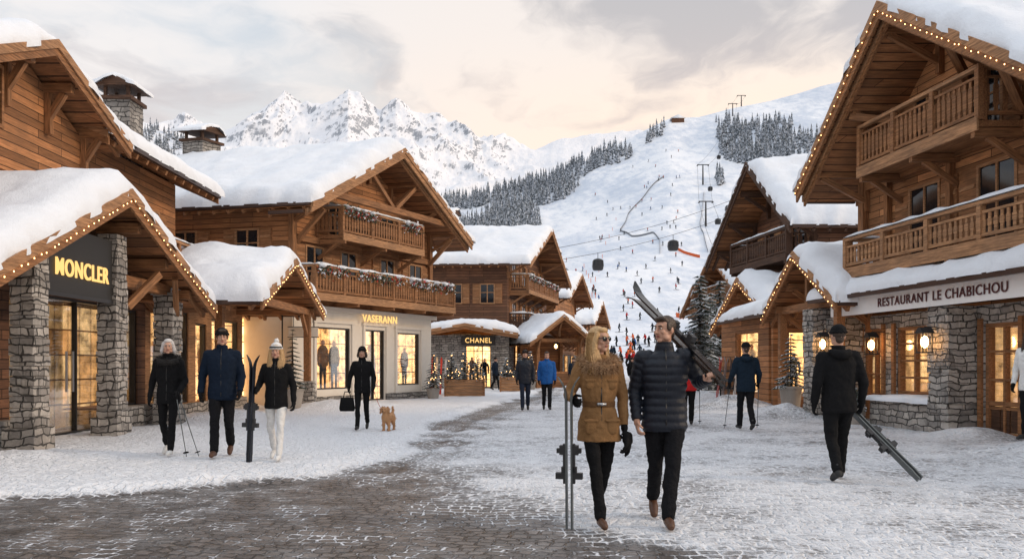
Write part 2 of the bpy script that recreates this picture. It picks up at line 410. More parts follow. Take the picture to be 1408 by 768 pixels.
# ------------------------------------------------------------ building kit
class B:
    def __init__(s,name,o,u,v):
        s.e=empty(name); s.o=Vector((o[0],o[1],0)); s.u=Vector((u[0],u[1],0)); s.vv=Vector((v[0],v[1],0)); s.p={}
    def T(s,p): return s.o+s.u*p[0]+s.vv*p[1]+Vector((0,0,p[2]))
    def mb(s,part,mat):
        k=(part,mat)
        if k not in s.p: s.p[k]=MB()
        return s.p[k]
    def box(s,part,mat,u0,u1,v0,v1,z0,z1):
        c=[(u0,v0,z0),(u1,v0,z0),(u1,v1,z0),(u0,v1,z0),(u0,v0,z1),(u1,v0,z1),(u1,v1,z1),(u0,v1,z1)]
        s.mb(part,mat).add([s.T(q) for q in c],BF,c)
    def prism(s,part,mat,poly,v0,v1):
        n=len(poly); c=[(a,v0,z) for a,z in poly]+[(a,v1,z) for a,z in poly]
        f=[tuple(range(n)),tuple(range(n,2*n))[::-1]]+[(i,(i+1)%n,n+(i+1)%n,n+i) for i in range(n)]
        s.mb(part,mat).add([s.T(q) for q in c],f,c)
    def beam(s,part,mat,p,q,w=.16,h=.2):
        a=s.T(p);b=s.T(q);d=(b-a);L=d.length
        if L<1e-5:return
        d.normalize(); up=Vector((0,0,1)) if abs(d.z)<.95 else s.u.normalized()
        x=d.cross(up).normalized(); y=x.cross(d).normalized()
        r0=random.random()*9
        vs=[];ls=[]
        for t,pp in ((0,a),(L,b)):
            for sx,sy in ((-1,-1),(1,-1),(1,1),(-1,1)):
                vs.append(pp+x*sx*w/2+y*sy*h/2); ls.append((t+r0,sx*w/2+r0,sy*h/2))
        s.mb(part,mat).add(vs,BF,ls)
    def wall(s,part,mat,u0,u1,z0,z1,v0,v1,ops):
        us=sorted(set([u0,u1]+[x for o in ops for x in o[:2] if u0<x<u1])); zs=sorted(set([z0,z1]+[x for o in ops for x in o[2:4] if z0<x<z1]))
        for i in range(len(us)-1):
            for j in range(len(zs)-1):
                cu=(us[i]+us[i+1])/2; cz=(zs[j]+zs[j+1])/2
                if any(o[0]<cu<o[1] and o[2]<cz<o[3] for o in ops): continue
                s.box(part,mat,us[i],us[i+1],v0,v1,zs[j],zs[j+1])
    def shopwin(s,u0,u1,z0,z1,v,nu=1,nzz=1,mat='int',frame='dark',dep=.7,sh=True,fw=.05,ext=1.3):
        s.k=getattr(s,'k',0)+1; dep=dep+s.k*.011; ue=u1+dep*ext
        s.box('interior',mat,u0-.2,ue,v+dep,v+dep+.006,z0-.1,z1+.2)
        s.box('interior_side',mat,ue-.006,ue-.002,v+.24,v+dep-.003,z0-.1,z1+.2)
        s.box('interior_ceiling','beamdk',u0-.2,ue-.01,v+.24,v+dep-.01,z1+.02+s.k*.003,z1+.06)
        s.box('interior_floor','beamlt',u0-.2,ue-.01,v+.24,v+dep-.01,z0-.06,z0-.02-s.k*.001)
        s.box('window_glass','glass',u0,u1,v+.10,v+.112,z0,z1)
        for a in (u0,u1-fw): s.box('window_frame',frame,a,a+fw,v+.04,v+.17,z0,z1)
        for a in (z0,z1-fw): s.box('window_frame',frame,u0+fw,u1-fw,v+.043,v+.167,a,a+fw)
        for i in range(1,nu):
            a=u0+(u1-u0)*i/nu; s.box('window_frame',frame,a-fw*.35,a+fw*.35,v+.05,v+.15,z0+fw,z1-fw)
        for i in range(1,nzz):
            a=z0+(z1-z0)*i/nzz; s.box('window_frame',frame,u0+fw,u1-fw,v+.056,v+.144,a-fw*.3,a+fw*.3)
        if sh:
            n=max(1,int((u1-u0)/.6))
            for i in range(n):
                a=u0+(u1-u0)*(i+.5)/n; s.dummy(a,v+.42,z0,random.choice(['tan','black','whitecloth','navy2','leather']),(z1-z0)*random.uniform(.6,.8))
    def dummy(s,u,v,z,mat,h):
        c=s.T((u,v,z)); mb=s.mb('display_mannequin',mat); k=h/1.7
        chain(mb,[c+Vector((0,0,.85*k)),c+Vector((0,0,1.1*k)),c+Vector((0,0,1.38*k)),c+Vector((0,0,1.5*k))],[.15*k,.12*k,.17*k,.05*k],8)
        d=s.u.normalized()
        for sg in (-1,1):
            chain(mb,[c+d*.19*k*sg+Vector((0,0,1.36*k)),c+d*.25*k*sg+Vector((0,0,1.1*k)),c+d*.22*k*sg+Vector((0,0,.85*k))],[.06*k,.05*k,.04*k],6)
            chain(s.mb('display_mannequin_legs','black'),[c+d*.08*k*sg+Vector((0,0,.85*k)),c+d*.1*k*sg+Vector((0,0,.45*k)),c+d*.1*k*sg+Vector((0,0,.05*k))],[.08*k,.06*k,.04*k],6)
        ell(s.mb('display_mannequin_head','skin'),c+Vector((0,0,1.62*k)),(.08*k,.09*k,.11*k),8)
    def win(s,u,z,w,h,v=0,shut=False,fr='beamlt',lit=False):
        s.box('window_pane','intdim' if lit else 'pane',u-w/2,u+w/2,v-.02,v+.02,z,z+h)
        f=.07
        for a in (u-w/2-f,u+w/2): s.box('window_frame',fr,a,a+f,v-.06,v+.03,z-f,z+h+f)
        for a in (z-f,z+h): s.box('window_frame',fr,u-w/2,u+w/2,v-.063,v+.03,a,a+f)
        s.box('window_frame',fr,u-.025,u+.025,v-.05,v+.01,z,z+h); s.box('window_frame',fr,u-w/2,u+w/2,v-.045,v+.01,z+h*.55,z+h*.55+.04)
        if shut:
            for sg in (-1,1):
                a=u+sg*(w/2+.07+w*.28); s.box('shutter','beam',a-w*.26,a+w*.26,v-.045,v+.02,z-.05,z+h+.05)
                for q in (.2,.75): s.box('shutter_batten','beamlt',a-w*.24,a+w*.24,v-.065,v-.047,z+h*q,z+h*q+.08)
    def rz(s,pts,u): return float(np.interp(u,[p[0] for p in pts],[p[1] for p in pts]))
    def snow(s,pts,v0,v1,t=.38,part='roof_snow',step=.2,seed=0,over=.07,smr=.45):
        P=np.array(pts); seg=np.hypot(np.diff(P[:,0]),np.diff(P[:,1])); cum=np.concatenate([[0],np.cumsum(seg)]); L=cum[-1]; W=v1-v0
        def samp(L):
            e=[q*t for q in (0,.02,.07,.16,.3,.5,.75,1.0)]
            n=max(2,int((L-2*t)/step)); mid=list(np.linspace(t,L-t,n+1))[1:-1]
            return e+mid+[L-x for x in e[::-1]]
        S=samp(L);Wv=samp(W); vs=[];ls=[]
        for a in S:
            for b in Wv:
                d=min(a,L-a,b,W-b); k=min(max(d/t,0),1)
                uu=float(np.interp(a,cum,P[:,0])); 
                nn=nz(a*.7+seed,b*.7,seed); n2=nz(a*2.6+seed,b*2.6,seed+5); n3=nz(a*6,b*6,seed)
                h=t*math.sqrt(max(0,1-(1-k)**2))*(1+.42*nn+.2*n2+.08*n3)
                w=min(1,d and min(a,L-a)/(smr*1.1))
                base=np.mean([s.rz(pts,uu+q) for q in (-smr*w,-smr*w/2,0,smr*w/2,smr*w)])
                ov=over*(1+1.6*nz(a*1.7,b*1.7,seed+9)+1.0*nz(a*5,b*5,seed))*(1.3 if k<1 else 1)
                ku=(-1 if a<L/2 else 1)*max(0,1-min(a,L-a)/t); kv=(-1 if b<W/2 else 1)*max(0,1-min(b,W-b)/t)
                p=(uu+ku*ov,v0+b+kv*ov,base+h+.004-(.05 if k<.01 else 0))
                vs.append(s.T(p)); ls.append(p)
        n=len(Wv); f=[(i*n+j,i*n+j+1,(i+1)*n+j+1,(i+1)*n+j) for i in range(len(S)-1) for j in range(n-1)]
        i=(len(S)//4)*n+n//2
        nrm=(vs[i+1]-vs[i]).cross(vs[i+n]-vs[i])
        if nrm.z<0: f=[q[::-1] for q in f]
        m=s.mb(part,'snow'); m.add(vs,f,ls)
    def roof(s,pts,v0,v1,t=.38,thick=.14,fascia=.28,lights=False,snow=True,purl=4,beam='beam',wallu=None,seed=0,raft=True,brk=True,fm_=None,wallv=0.0,smr=.45):
        fmm=fm_ or beam
        for (a,za),(b,zb) in zip(pts[:-1],pts[1:]):
            s.prism('roof_deck','deck',[(a,za),(b,zb),(b,zb-thick),(a,za-thick)],v0,v1)
            for vf,sg in ((v0,-1),(v1,1)):
                q=[(a,za+.03),(b,zb+.03),(b,zb-fascia),(a,za-fascia)]
                x0,x1=(vf-.06,vf-.003) if sg<0 else (vf+.003,vf+.06)
                s.prism('bargeboard',fmm,q,x0,x1)
                if sg<0:
                    q=[(a,za+.05),(b,zb+.05),(b,zb-fascia*.45),(a,za-fascia*.45)]
                    s.prism('bargeboard_trim','beamlt' if fmm!='beamdk' else fmm,q,vf-.10,vf-.063)
        for ue,ze,sg in ((pts[0][0],pts[0][1],-1),(pts[-1][0],pts[-1][1],1)):
            s.box('gutter','copper',min(ue+sg*.003,ue+sg*.09),max(ue+sg*.003,ue+sg*.09),v0,v1,ze-.12,ze-.01)
        if snow: s.snow(pts,v0,v1,t,seed=seed,smr=smr)
        if wallu is None: wallu=(pts[0][0]+.8,pts[-1][0]-.8)
        if purl:
            for i in range(purl+1):
                uu=wallu[0]+(wallu[1]-wallu[0])*i/purl
                z=s.rz(pts,uu)-thick-.13
                s.beam('purlin',beam,(uu,v0+.12,z),(uu,wallv+.2,z),.16,.2)
                if brk and wallv-v0>.6:
                    s.beam('bracket',beam,(uu,v0+.3,z-.1),(uu,wallv+.02,z-.75),.11,.13)
                    s.beam('bracket',beam,(uu,wallv-.07,z-.95),(uu,wallv-.07,z-.1),.13,.13)
        if raft:
            for ue,uw in ((pts[0][0],wallu[0]),(pts[-1][0],wallu[1])):
                v=v0+.25
                while v<v1:
                    z0=s.rz(pts,ue)-thick-.06; z1=s.rz(pts,uw)-thick-.06
                    s.beam('rafter_tail',beam,(ue,v,z0),(uw,v,z1),.09,.12); v+=.55
        if lights:
            m=s.mb('string_lights','bulb')
            for (a,za),(b,zb) in zip(pts[:-1],pts[1:]):
                L=math.hypot(b-a,zb-za); n=int(L/.19)
                for i in range(n):
                    f=(i+random.uniform(.3,.7))/n; c=s.T((a+(b-a)*f,v0-.115,za+(zb-za)*f-fascia*.55+random.uniform(-.02,.02)))
                    ell(m,c,(.0105,.0105,.014),6)
    def balcony(s,u0,u1,z,v,wv=0.0,h=.95,mat='beam',snow=True,garland=False,bk=True,brz=.5):
        s.box('balcony_floor',mat,u0,u1,v,wv-.003,z-.12,z)
        s.box('balcony_skirt','beamlt' if mat!='beamdk' else mat,u0-.04,u1+.04,v-.045,v-.003,z-.2,z+.06)
        def run(p,q):
            L=math.hypot(q[0]-p[0],q[1]-p[1]); 
            s.beam('handrail','beamlt' if mat!='beamdk' else mat,(p[0],p[1],z+h),(q[0],q[1],z+h),.12,.07)
            s.beam('bottom_rail',mat,(p[0],p[1],z+.14),(q[0],q[1],z+.14),.06,.07)
            s.beam('mid_rail',mat,(p[0],p[1],z+h-.18),(q[0],q[1],z+h-.18),.05,.05)
            n=max(1,int(L/.15))
            for i in range(n):
                f=(i+.5)/n; a=p[0]+(q[0]-p[0])*f; b=p[1]+(q[1]-p[1])*f
                for za,zb,w in ((z+.176,z+.3,.035),(z+.3,z+h-.32,.05),(z+h-.32,z+h-.206,.03)):
                    if abs(q[0]-p[0])>abs(q[1]-p[1]): s.box('baluster',mat,a-w,a+w,b-.012,b+.012,za,zb)
                    else: s.box('baluster',mat,a-.012,a+.012,b-w,b+w,za,zb)
            n=max(1,round(L/1.5))
            for i in range(n+1):
                f=i/n; a=p[0]+(q[0]-p[0])*f; b=p[1]+(q[1]-p[1])*f
                s.box('balcony_post',mat,a-.055,a+.055,b-.055,b+.055,z+.002,z+h+.05)
            if snow:
                m=s.mb('balcony_snow','snow'); n=max(2,int(L/.12)); vs=[]
                for i in range(n+1):
                    f=i/n; a=p[0]+(q[0]-p[0])*f; b=p[1]+(q[1]-p[1])*f; hh=.07+.05*nz(a*2+3,b*2,z)
                    c=s.T((a,b,z+h+.055)); d=(s.T((q[0],q[1],0))-s.T((p[0],p[1],0))).normalized(); x=Vector((-d.y,d.x,0))
                    if i in(0,n): hh*=.3
                    for k in range(5):
                        t=math.pi*k/4; vs.append(c+x*.085*math.cos(t)+Vector((0,0,hh*math.sin(t))))
                m.add(vs,[(i*5+k,(i+1)*5+k,(i+1)*5+k+1,i*5+k+1) for i in range(n) for k in range(4)]+[(0,1,2,3,4),tuple(n*5+k for k in range(5))])
        run((u0,v+.03),(u1,v+.03)); run((u0+.02,v+.1),(u0+.02,wv-.02)); run((u1-.02,v+.1),(u1-.02,wv-.02))
        if bk:
            n=max(1,round((u1-u0)/2))
            for i in range(n+1):
                a=u0+.1+(u1-u0-.2)*i/n
                s.beam('balcony_joist',mat,(a,v-.02,z-.22),(a,wv+.1,z-.22),.13,.17)
                if brz: s.beam('balcony_brace',mat,(a,v+.25,z-.28),(a,wv-.01,z-.28-(wv-v)*brz),.1,.11)
        if garland:
            m=s.mb('balcony_greenery','pine'); m2=s.mb('greenery_snow','snow'); m3=s.mb('flowers','skired')
            a=u0+.2
            while a<u1-.3:
                if random.random()<.85:
                    for _ in range(75):
                        c=s.T((a+random.uniform(-.28,.28),v-.10+random.uniform(-.12,.08),z+h-.14+random.gauss(0,.10)))
                        rv=[Vector([random.uniform(-.07,.07) for _ in range(3)]) for _ in range(3)]
                        rr=random.random(); (m if rr<.62 else (m2 if rr<.85 else m3)).add([c+q for q in rv],[(0,1,2)])
                    if random.random()<.7:
                        c=s.T((a,v-.06,z+h+.03)); ell(m2,c,(random.uniform(.10,.22),.12,random.uniform(.05,.10)),8)
                a+=random.uniform(.4,.7)
    def post(s,u,v,z0,z1,w=.16,mat='beam'): s.box('timber_post',mat,u-w/2,u+w/2,v-w/2,v+w/2,z0,z1)
    def pillar(s,u,v,z1,w=.7,d=.6,mat='stone'):
        z=-.1; i=0
        while z<z1-.02:
            hh=min(random.uniform(.11,.22),z1-z); nn=2 if i%2 else 3; cuts=[-w/2]+sorted([-w/2+w*(k+1)/nn+random.uniform(-.05,.05) for k in range(nn-1)])+[w/2]
            vc=random.uniform(-.12,.12)*d
            for k in range(nn):
                j=random.uniform(0,.035); j2=random.uniform(0,.03)
                ua=u+cuts[k]+(.006 if k else -j); ub=u+cuts[k+1]-(.006 if k<nn-1 else -j2)
                s.box('stone_pillar',mat,ua,ub,v-d/2-random.uniform(0,.04),v+vc-.006,z+.004,z+hh-.006)
                s.box('stone_pillar',mat,ua+random.uniform(0,.015),ub-random.uniform(0,.015),v+vc+.006,v+d/2+random.uniform(0,.03),z+.004,z+hh-.007)
            s.box('pillar_mortar','stonedk',u-w/2+.02,u+w/2-.02,v-d/2+.02,v+d/2-.02,z,z+hh)
            z+=hh; i+=1
    def lantern(s,u,v,z,k=1.35):
        c=s.T((u,v,z)); ell(s.mb('lantern_bulb','lamp'),c,(.06*k,.06*k,.095*k),8)
        for a in (-.07*k,.07*k):
            for b in (-.07*k,.07*k): s.box('lantern_cage','iron',u+a-.008,u+a+.008,v+b-.008,v+b+.008,z-.15*k,z+.13*k)
        s.prism('lantern_cap','iron',[(u-.1*k,z+.13*k),(u+.1*k,z+.13*k),(u+.02,z+.22*k),(u-.02,z+.22*k)],v-.09*k,v+.09*k)
        s.box('lantern_cage','iron',u-.085*k,u+.085*k,v-.085*k,v+.085*k,z-.17*k,z-.15*k)
        s.box('lantern_arm','iron',u-.01,u+.01,v,v+.32,z+.22*k,z+.22*k+.02)
    def chimney(s,u,v,z0,z1,w=.8,mat='stonedk'):
        s.box('chimney_stack',mat,u-w/2,u+w/2,v-w/2,v+w/2,z0,z1)
        s.box('chimney_ledge','beamdk',u-w*.6,u+w*.6,v-w*.6,v+w*.6,z1,z1+.1)
        for a in (-1,1):
            for b in (-1,1): s.box('chimney_cap_post','beamdk',u+a*w*.4-.04,u+a*w*.4+.04,v+b*w*.4-.04,v+b*w*.4+.04,z1+.1,z1+.38)
        s.prism('chimney_cap','beamdk',[(u-w*.7,z1+.38),(u+w*.7,z1+.38),(u,z1+.38+w*.35)],v-w*.65,v+w*.65)
        s.snow([(u-w*.65,z1+.4),(u,z1+.4+w*.35),(u+w*.65,z1+.4)],v-w*.6,v+w*.6,.1,part='chimney_snow',step=.2,smr=.15)
    def done(s):
        for (part,mat),m in s.p.items():
            sm=mat=='snow' or part.startswith('display') or part in('lantern_bulb','string_lights')
            if len(m.v): m.obj(part,M[mat],s.e,smooth=sm,recalc=not (part in ('roof_snow','chimney_snow','canopy_snow')))
def text(parent,name,st,loc,xax,w,h,mat,ext=.012):
    cu=bpy.data.curves.new(name,'FONT'); cu.body=st; cu.align_x='CENTER'; cu.align_y='CENTER'; cu.extrude=ext; cu.size=1
    cu.space_character=1.12
    o=bpy.data.objects.new(name,cu); scene.collection.objects.link(o); cu.materials.append(M[mat])
    bpy.context.view_layer.update(); d=o.dimensions.copy()
    cu.offset=.008
    x=Vector((xax[0],xax[1],0)).normalized(); z=Vector((0,0,1)); y=x.cross(z)
    m=Matrix((x,z,y)).transposed().to_4x4(); m.translation=Vector(loc)
    o.matrix_world=m@Matrix.Diagonal((w/d.x,h/d.y,1,1)); o.parent=parent
    return o

# ------------------------------------------------------------ LEFT: boutique with porch gables (u = world Y)
b=B('boutique_chalet',(-8.8,0),(0,1),(-1,0))
ops=[(14.0,17.4,.05,2.75),(17.7,18.8,.5,2.7),(9.6,13.0,.5,2.6)]
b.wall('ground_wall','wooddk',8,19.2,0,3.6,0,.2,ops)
b.shopwin(*ops[0],0,3,1,'intlow','dark',1.2,sh=False); b.shopwin(*ops[1],0,1,1,'intdim','dark',1.0); b.shopwin(*ops[2],0,2,1,'intlow','dark',1.0)
for i in (0,1): b.box('door_handle','steel',15.7+i*.24,15.73+i*.24,-.06,-.03,.9,1.7)
b.box('stone_base','stone',8,13.9,-.25,-.004,-.1,.48); b.box('stone_base','stone',17.5,19.2,-.35,-.004,-.1,.5)
b.box('shop_signboard','signdk',13.42,15.66,-.97,-.90,2.68,3.85)
b.box('signboard_frame','dark',13.40,15.68,-.985,-.972,2.62,2.69)
text(b.e,'shop_sign_lettering','MONCLER',(-8.8+1.0,14.56,3.12),(0,1),1.78,.30,'gold')
b.pillar(13.18,-.85,3.5,.42,.36); b.pillar(15.9,-.85,4.0,.42,.36); b.pillar(18.6,-.8,3.1,.5,.4); b.pillar(10.6,-.75,2.6,.5,.4)
for u in (13.18,15.9,18.6): b.box('pillar_plinth','stone',u-.3,u+.3,-1.1,-.58,-.1,.4)
g1=[(11.0,2.65),(15.3,4.75),(19.7,2.85)]
b.roof(g1,-1.45,2.5,.5,lights=True,purl=5,wallu=(12.2,18.6),seed=1,wallv=0,fascia=.3,brk=False)
b.prism('gable_wall','beamdk',[(12.9,3.2),(17.8,3.2),(15.3,4.45)],-.5,-.4)
b.beam('porch_beam','beam',(16.2,-.8,3.15),(18.6,-.8,3.15),.2,.24); b.beam('porch_beam','beam',(10.6,-.8,2.72),(12.9,-.8,3.0),.2,.2)
for uu,sg in ((18.6,-1),(16.2,1)): b.beam('porch_strut','beam',(uu,-1.0,2.6),(uu+sg*.8,-1.3,3.35),.12,.14)
ops=[(19.7,22.0,.4,2.85),(22.5,23.3,.1,2.6),(23.7,26.0,.4,2.8)]
b.wall('ground_wall','beamlt',19.2,26.4,0,3.6,.1,.3,ops)
for o in ops: b.shopwin(o[0],o[1],o[2],o[3],.1,1,1,'int','dark',.9)
b.box('stone_base','stone',19.25,26.4,-.06,.096,-.1,.38)
g2=[(20.0,3.05),(23.1,4.45),(26.6,3.15)]
b.roof(g2,-2.5,2.0,.5,lights=True,purl=4,wallu=(20.7,25.9),seed=4,wallv=0,fascia=.26,brk=False)
b.post(25.8,-2.2,0,3.1,.2); b.pillar(25.8,-2.2,.9,.42,.42)
b.post(20.8,-1.2,0,3.1,.2); b.pillar(20.8,-1.2,.8,.42,.42)
b.beam('knee_brace','beam',(25.8,-2.2,2.3),(25.1,-2.2,3.0),.1,.12)
b.beam('porch_tie','beam',(20.5,-2.2,3.12),(26.1,-2.2,3.12),.16,.2)
b.snow([(18.6,3.05),(21.2,3.3)],-1.0,2.4,.5,seed=8)
b.box('roof_valley','deck',18.5,21.4,-1.1,2.5,2.9,3.04)
b.box('upper_wall','wood',8,24,1.5,9,2.8,6.8)
b.wall('upper_wall_front','wood',8,24,3.0,6.8,1.3,1.5,[])
b.win(14.0,6.0,2.4,1.05,.95,False,'beam'); b.win(17.2,4.6,1.0,1.2,1.3,True)
b.win(19.8,4.5,.9,1.2,1.3,True); b.win(22.3,4.5,.9,1.2,1.3,True)
g3=[(11.6,5.9),(15.9,7.85),(19.0,6.6)]
b.prism('gable_wall','wood',[(12.2,5.2),(18.4,5.2),(18.4,6.5),(15.9,7.65),(12.2,6.0)],1.0,1.3)
b.roof(g3,.3,5,.42,purl=4,wallu=(12.6,18.2),seed=11,wallv=1.0)
for z in (5.1,3.9): b.beam('sill_beam','beam',(10,1.2,z),(24,1.2,z),.14,.22)
rf=B('boutique_roof_frame',(-8.8,0),(-1,0),(0,1)); rf.e.parent=b.e
rf.roof([(.35,6.7),(6.0,9.2),(11,7)],18.2,24.9,.42,purl=0,wallu=(1.5,10),seed=14)
rf.prism('gable_wall','wood',[(1.5,3),(10,3),(10,7.2),(6,9),(1.5,7.1)],24,24.2)
rf.chimney(2.3,22.8,7.0,8.85,.8,'stonedk')
rf.done()
b.balcony(19.2,23.6,3.9,.4,1.3,.9,'beam',True)
b.done()
b=B('hanging_sign',(-7.35,26.3),(1,.1),(-.1,1)); b.box('board','white',0,.95,0,.05,2.35,2.65); b.box('frame','dark',-.03,.98,.01,.04,2.32,2.345); b.box('frame','dark',-.03,.98,.01,.04,2.655,2.68)
for a in (.15,.8): b.box('hanger','iron',a,a+.02,.015,.035,2.68,3.0)
b.box('bracket','iron',-.2,1.0,.01,.04,3.0,3.03); b.box('bracket_post','iron',-.22,-.18,.0,.04,0,3.05); b.done()

# ------------------------------------------------------------ CENTRAL CHALET
b=B('timber_chalet',(-7.46,27),(.48,.876),(-.97,.22))
W=8.1
ops=[(1.1,2.9,.55,2.75),(3.75,4.95,.06,2.75),(5.75,7.3,.6,2.7)]
b.wall('shop_wall','white',-.05,W+.05,0,3.45,-.1,.1,ops)
for o in ops: b.shopwin(o[0],o[1],o[2],o[3],-.1,2 if o[0]==3.75 else 1,1,'int','dark',.9)
for o in ops:
    for a in (o[0]-.16,o[1]+.04): b.box('stone_surround','white',a,a+.12,-.16,-.103,0.3,o[3]+.15)
    b.box('stone_surround','white',o[0]-.2,o[1]+.2,-.18,-.106,o[3]+.152,o[3]+.27)
b.box('cornice','white',-.15,W+.15,-.3,-.103,3.3,3.47); b.box('plinth','stonedk',-.08,3.7,-.17,-.104,-.1,.3); b.box('plinth','stonedk',5.0,W+.08,-.17,-.104,-.1,.3)
b.box('side_wall','white',.0,.15,.11,9.4,0,3.45)
text(b.e,'shop_sign_lettering','VASERANN',b.T((4.35,-.33,3.15)),(.48,.876),2.1,.27,'gold')
pts=[(-.95,6.7),(4.05,9.55),(8.95,6.7)]
b.prism('timber_wall','wood',[(0,3.5),(W,3.5),(W,6.95),(4.05,9.35),(0,6.95)],0,9.4)
b.roof(pts,-1.45,9.9,.5,lights=False,purl=6,wallu=(0,W),seed=21,fascia=.34,thick=.16,fm_='beamlt')
b.roof([(-.95,6.45),(4.05,9.30),(8.95,6.45)],-1.25,.0,.3,snow=False,purl=0,raft=False,fascia=.2,thick=.1)
for u in (0.0,W): b.beam('corner_post','beam',(u,-.06,3.5),(u,-.06,7),.2,.2)
for z in (3.55,5.75): b.beam('sill_beam','beam',(-.1,-.07,z),(W+.1,-.07,z),.14,.22)
b.beam('tie_beam','beam',(.6,-1.1,7.25),(7.5,-1.1,7.25),.18,.22)
for sg in (-1,1):
    b.beam('arched_brace','beam',(4.05+sg*3.9,-.1,5.6),(4.05+sg*3.9,-1.1,6.65),.15,.15)
    b.beam('collar_brace','beam',(4.05+sg*.1,-1.1,7.35),(4.05+sg*1.4,-1.1,8.4),.12,.14)
b.balcony(-.15,W+.2,3.78,-1.05,0,.95,'beam',True,garland=True,brz=0)
b.balcony(1.2,6.0,5.95,-1.05,0,.95,'beam',True,garland=True)
for u in (1.1,2.9,5.2,7.1): b.win(u,4.15,.8,1.35,-.0,True)
for u in (2.2,3.6,5.2): b.win(u,6.1,.75,1.15,-.0,True)
bs_=B('chalet_side',(-7.46,27),(-.97,.22),(.48,.876)); bs_.e.parent=b.e
for u in (1.6,4.0,6.4): bs_.win(u,5.0,.8,1.0,-.02,True)
bs_.balcony(1,8,3.7,-.8,0,.9,'beam',True); bs_.done()
b.chimney(4.1,7.2,8.6,10.3,.9); b.chimney(5.4,3.5,8.4,9.6,.6)
b.done()

# ------------------------------------------------------------ BROWN CHALET behind
b=B('brown_chalet',(-.3,49),(.26,.966),(-1,.05))
b.box('stone_ground_floor','stonedk',0,11,-.05,8,-.1,3.3)
b.prism('timber_wall','wooddk',[(0,3.3),(11,3.3),(11,7.6),(5.3,10.3),(0,7.7)],0,8)
b.roof([(-.9,7.5),(5.3,10.5),(12,7.3)],-1.6,8.6,.45,purl=5,wallu=(0,11),seed=31,fm_='beamlt')
b.balcony(.5,9.5,6.0,-1.2,0,.95,'beam',True,garland=True); b.balcony(.5,10,3.6,-1.2,0,.95,'beamdk',True)
for z in (4.2,6.6):
    for u in (1.5,4,6.5,9): b.win(u,z,.9,1.2,0,True)
bs_=B('chalet_side',(-.3,49),(-1,.05),(.26,.966)); bs_.e.parent=b.e
for u in (1.2,3.2,5.2): bs_.win(u,5.2,.8,1.1,-.02,True)
bs_.done()
for z in range(0,3): b.win(2+z*3,1,1,1.6,-.08,False,'beam',True)
b.chimney(2.5,4.5,8.5,10.7,1.0); b.done()
b=B('boutique_annex',(-5.2,45.6),(1,.06),(-.06,1))
ops=[(2.55,4.0,.1,2.5)]
b.wall('stone_wall','stonedk',0,5.0,-.1,3.1,0,.2,ops); b.box('stone_side','stonedk',4.75,5.05,.21,3,-.1,3.1); b.box('stone_side','stonedk',0,.3,.21,3,-.1,3.1)
b.shopwin(2.55,4.0,.1,2.5,0,3,1,'int','dark',.8,ext=.5)
b.box('signboard','signdk',2.3,4.25,-.1,-.004,2.52,3.05)
text(b.e,'shop_sign_lettering','CHANEL',b.T((3.27,-.13,2.78)),(1,.06),1.5,.28,'gold')
b.roof([(-.5,3.15),(2.5,3.7),(5.5,3.15)],-.8,3.2,.45,purl=0,raft=False,seed=33,smr=1.0); b.done()
b=B('covered_porch',(1.3,46.5),(.93,.37),(-.37,.93))
for u in (.3,3.0):
    for v in (.2,2.8): b.post(u,v,0,2.9,.2)
b.beam('tie','beam',(0,.2,2.85),(3.3,.2,2.85),.16,.2)
b.wall('back_wall','wood',.2,3.1,0,3,2.9,3.1,[]); b.box('counter','wood',.5,2.8,.4,.9,0,1.0)
b.roof([(-.5,2.7),(1.65,4.3),(3.8,2.7)],-.5,3.4,.42,lights=False,purl=2,wallu=(.3,3.0),seed=35,wallv=.2); b.lantern(1.65,.6,2.5); b.done()
for nm,o,w,zz,mt,sd in (('wooden_house',(3.3,63),8,(6.6,8.9),'woodlt',41),('wooden_house',(6.6,76),7,(5.2,7.6),'woodlt',43),('wooden_house',(-9,62),9,(9.0,12),'wooddk',45)):
    b=B(nm,o,(.28,.96),(-1,.05))
    b.prism('timber_wall',mt,[(0,0),(w,0),(w,zz[0]+.3),(w/2,zz[1]-.2),(0,zz[0]+.3)],0,7)
    b.box('stone_base','stonedk',-.04,w+.04,-.05,7.02,-.1,2.2)
    b.roof([(-.9,zz[0]),(w/2,zz[1]),(w+.9,zz[0])],-1.4,7.5,.45,purl=4,wallu=(0,w),seed=sd,fm_='beamlt')
    b.balcony(.5,w-.5,3.4,-1.1,0,.95,'beam',True)
    for u in (1.5,w/2,w-1.5): b.win(u,4,.9,1.2,0,True); b.win(u,.8,1,1.3,-.06,False,'beam',True)
    bs_=B('house_side',o,(-1,.05),(.28,.96)); bs_.e.parent=b.e
    for u in (1.5,3.5,5.5): bs_.win(u,4,.8,1.1,-.02,True)
    bs_.balcony(.5,6.5,3.2,-.9,0,.9,'beam',True); bs_.done()
    b.chimney(w*.4,3.5,zz[1]-1,zz[1]+.6,.8); b.done()

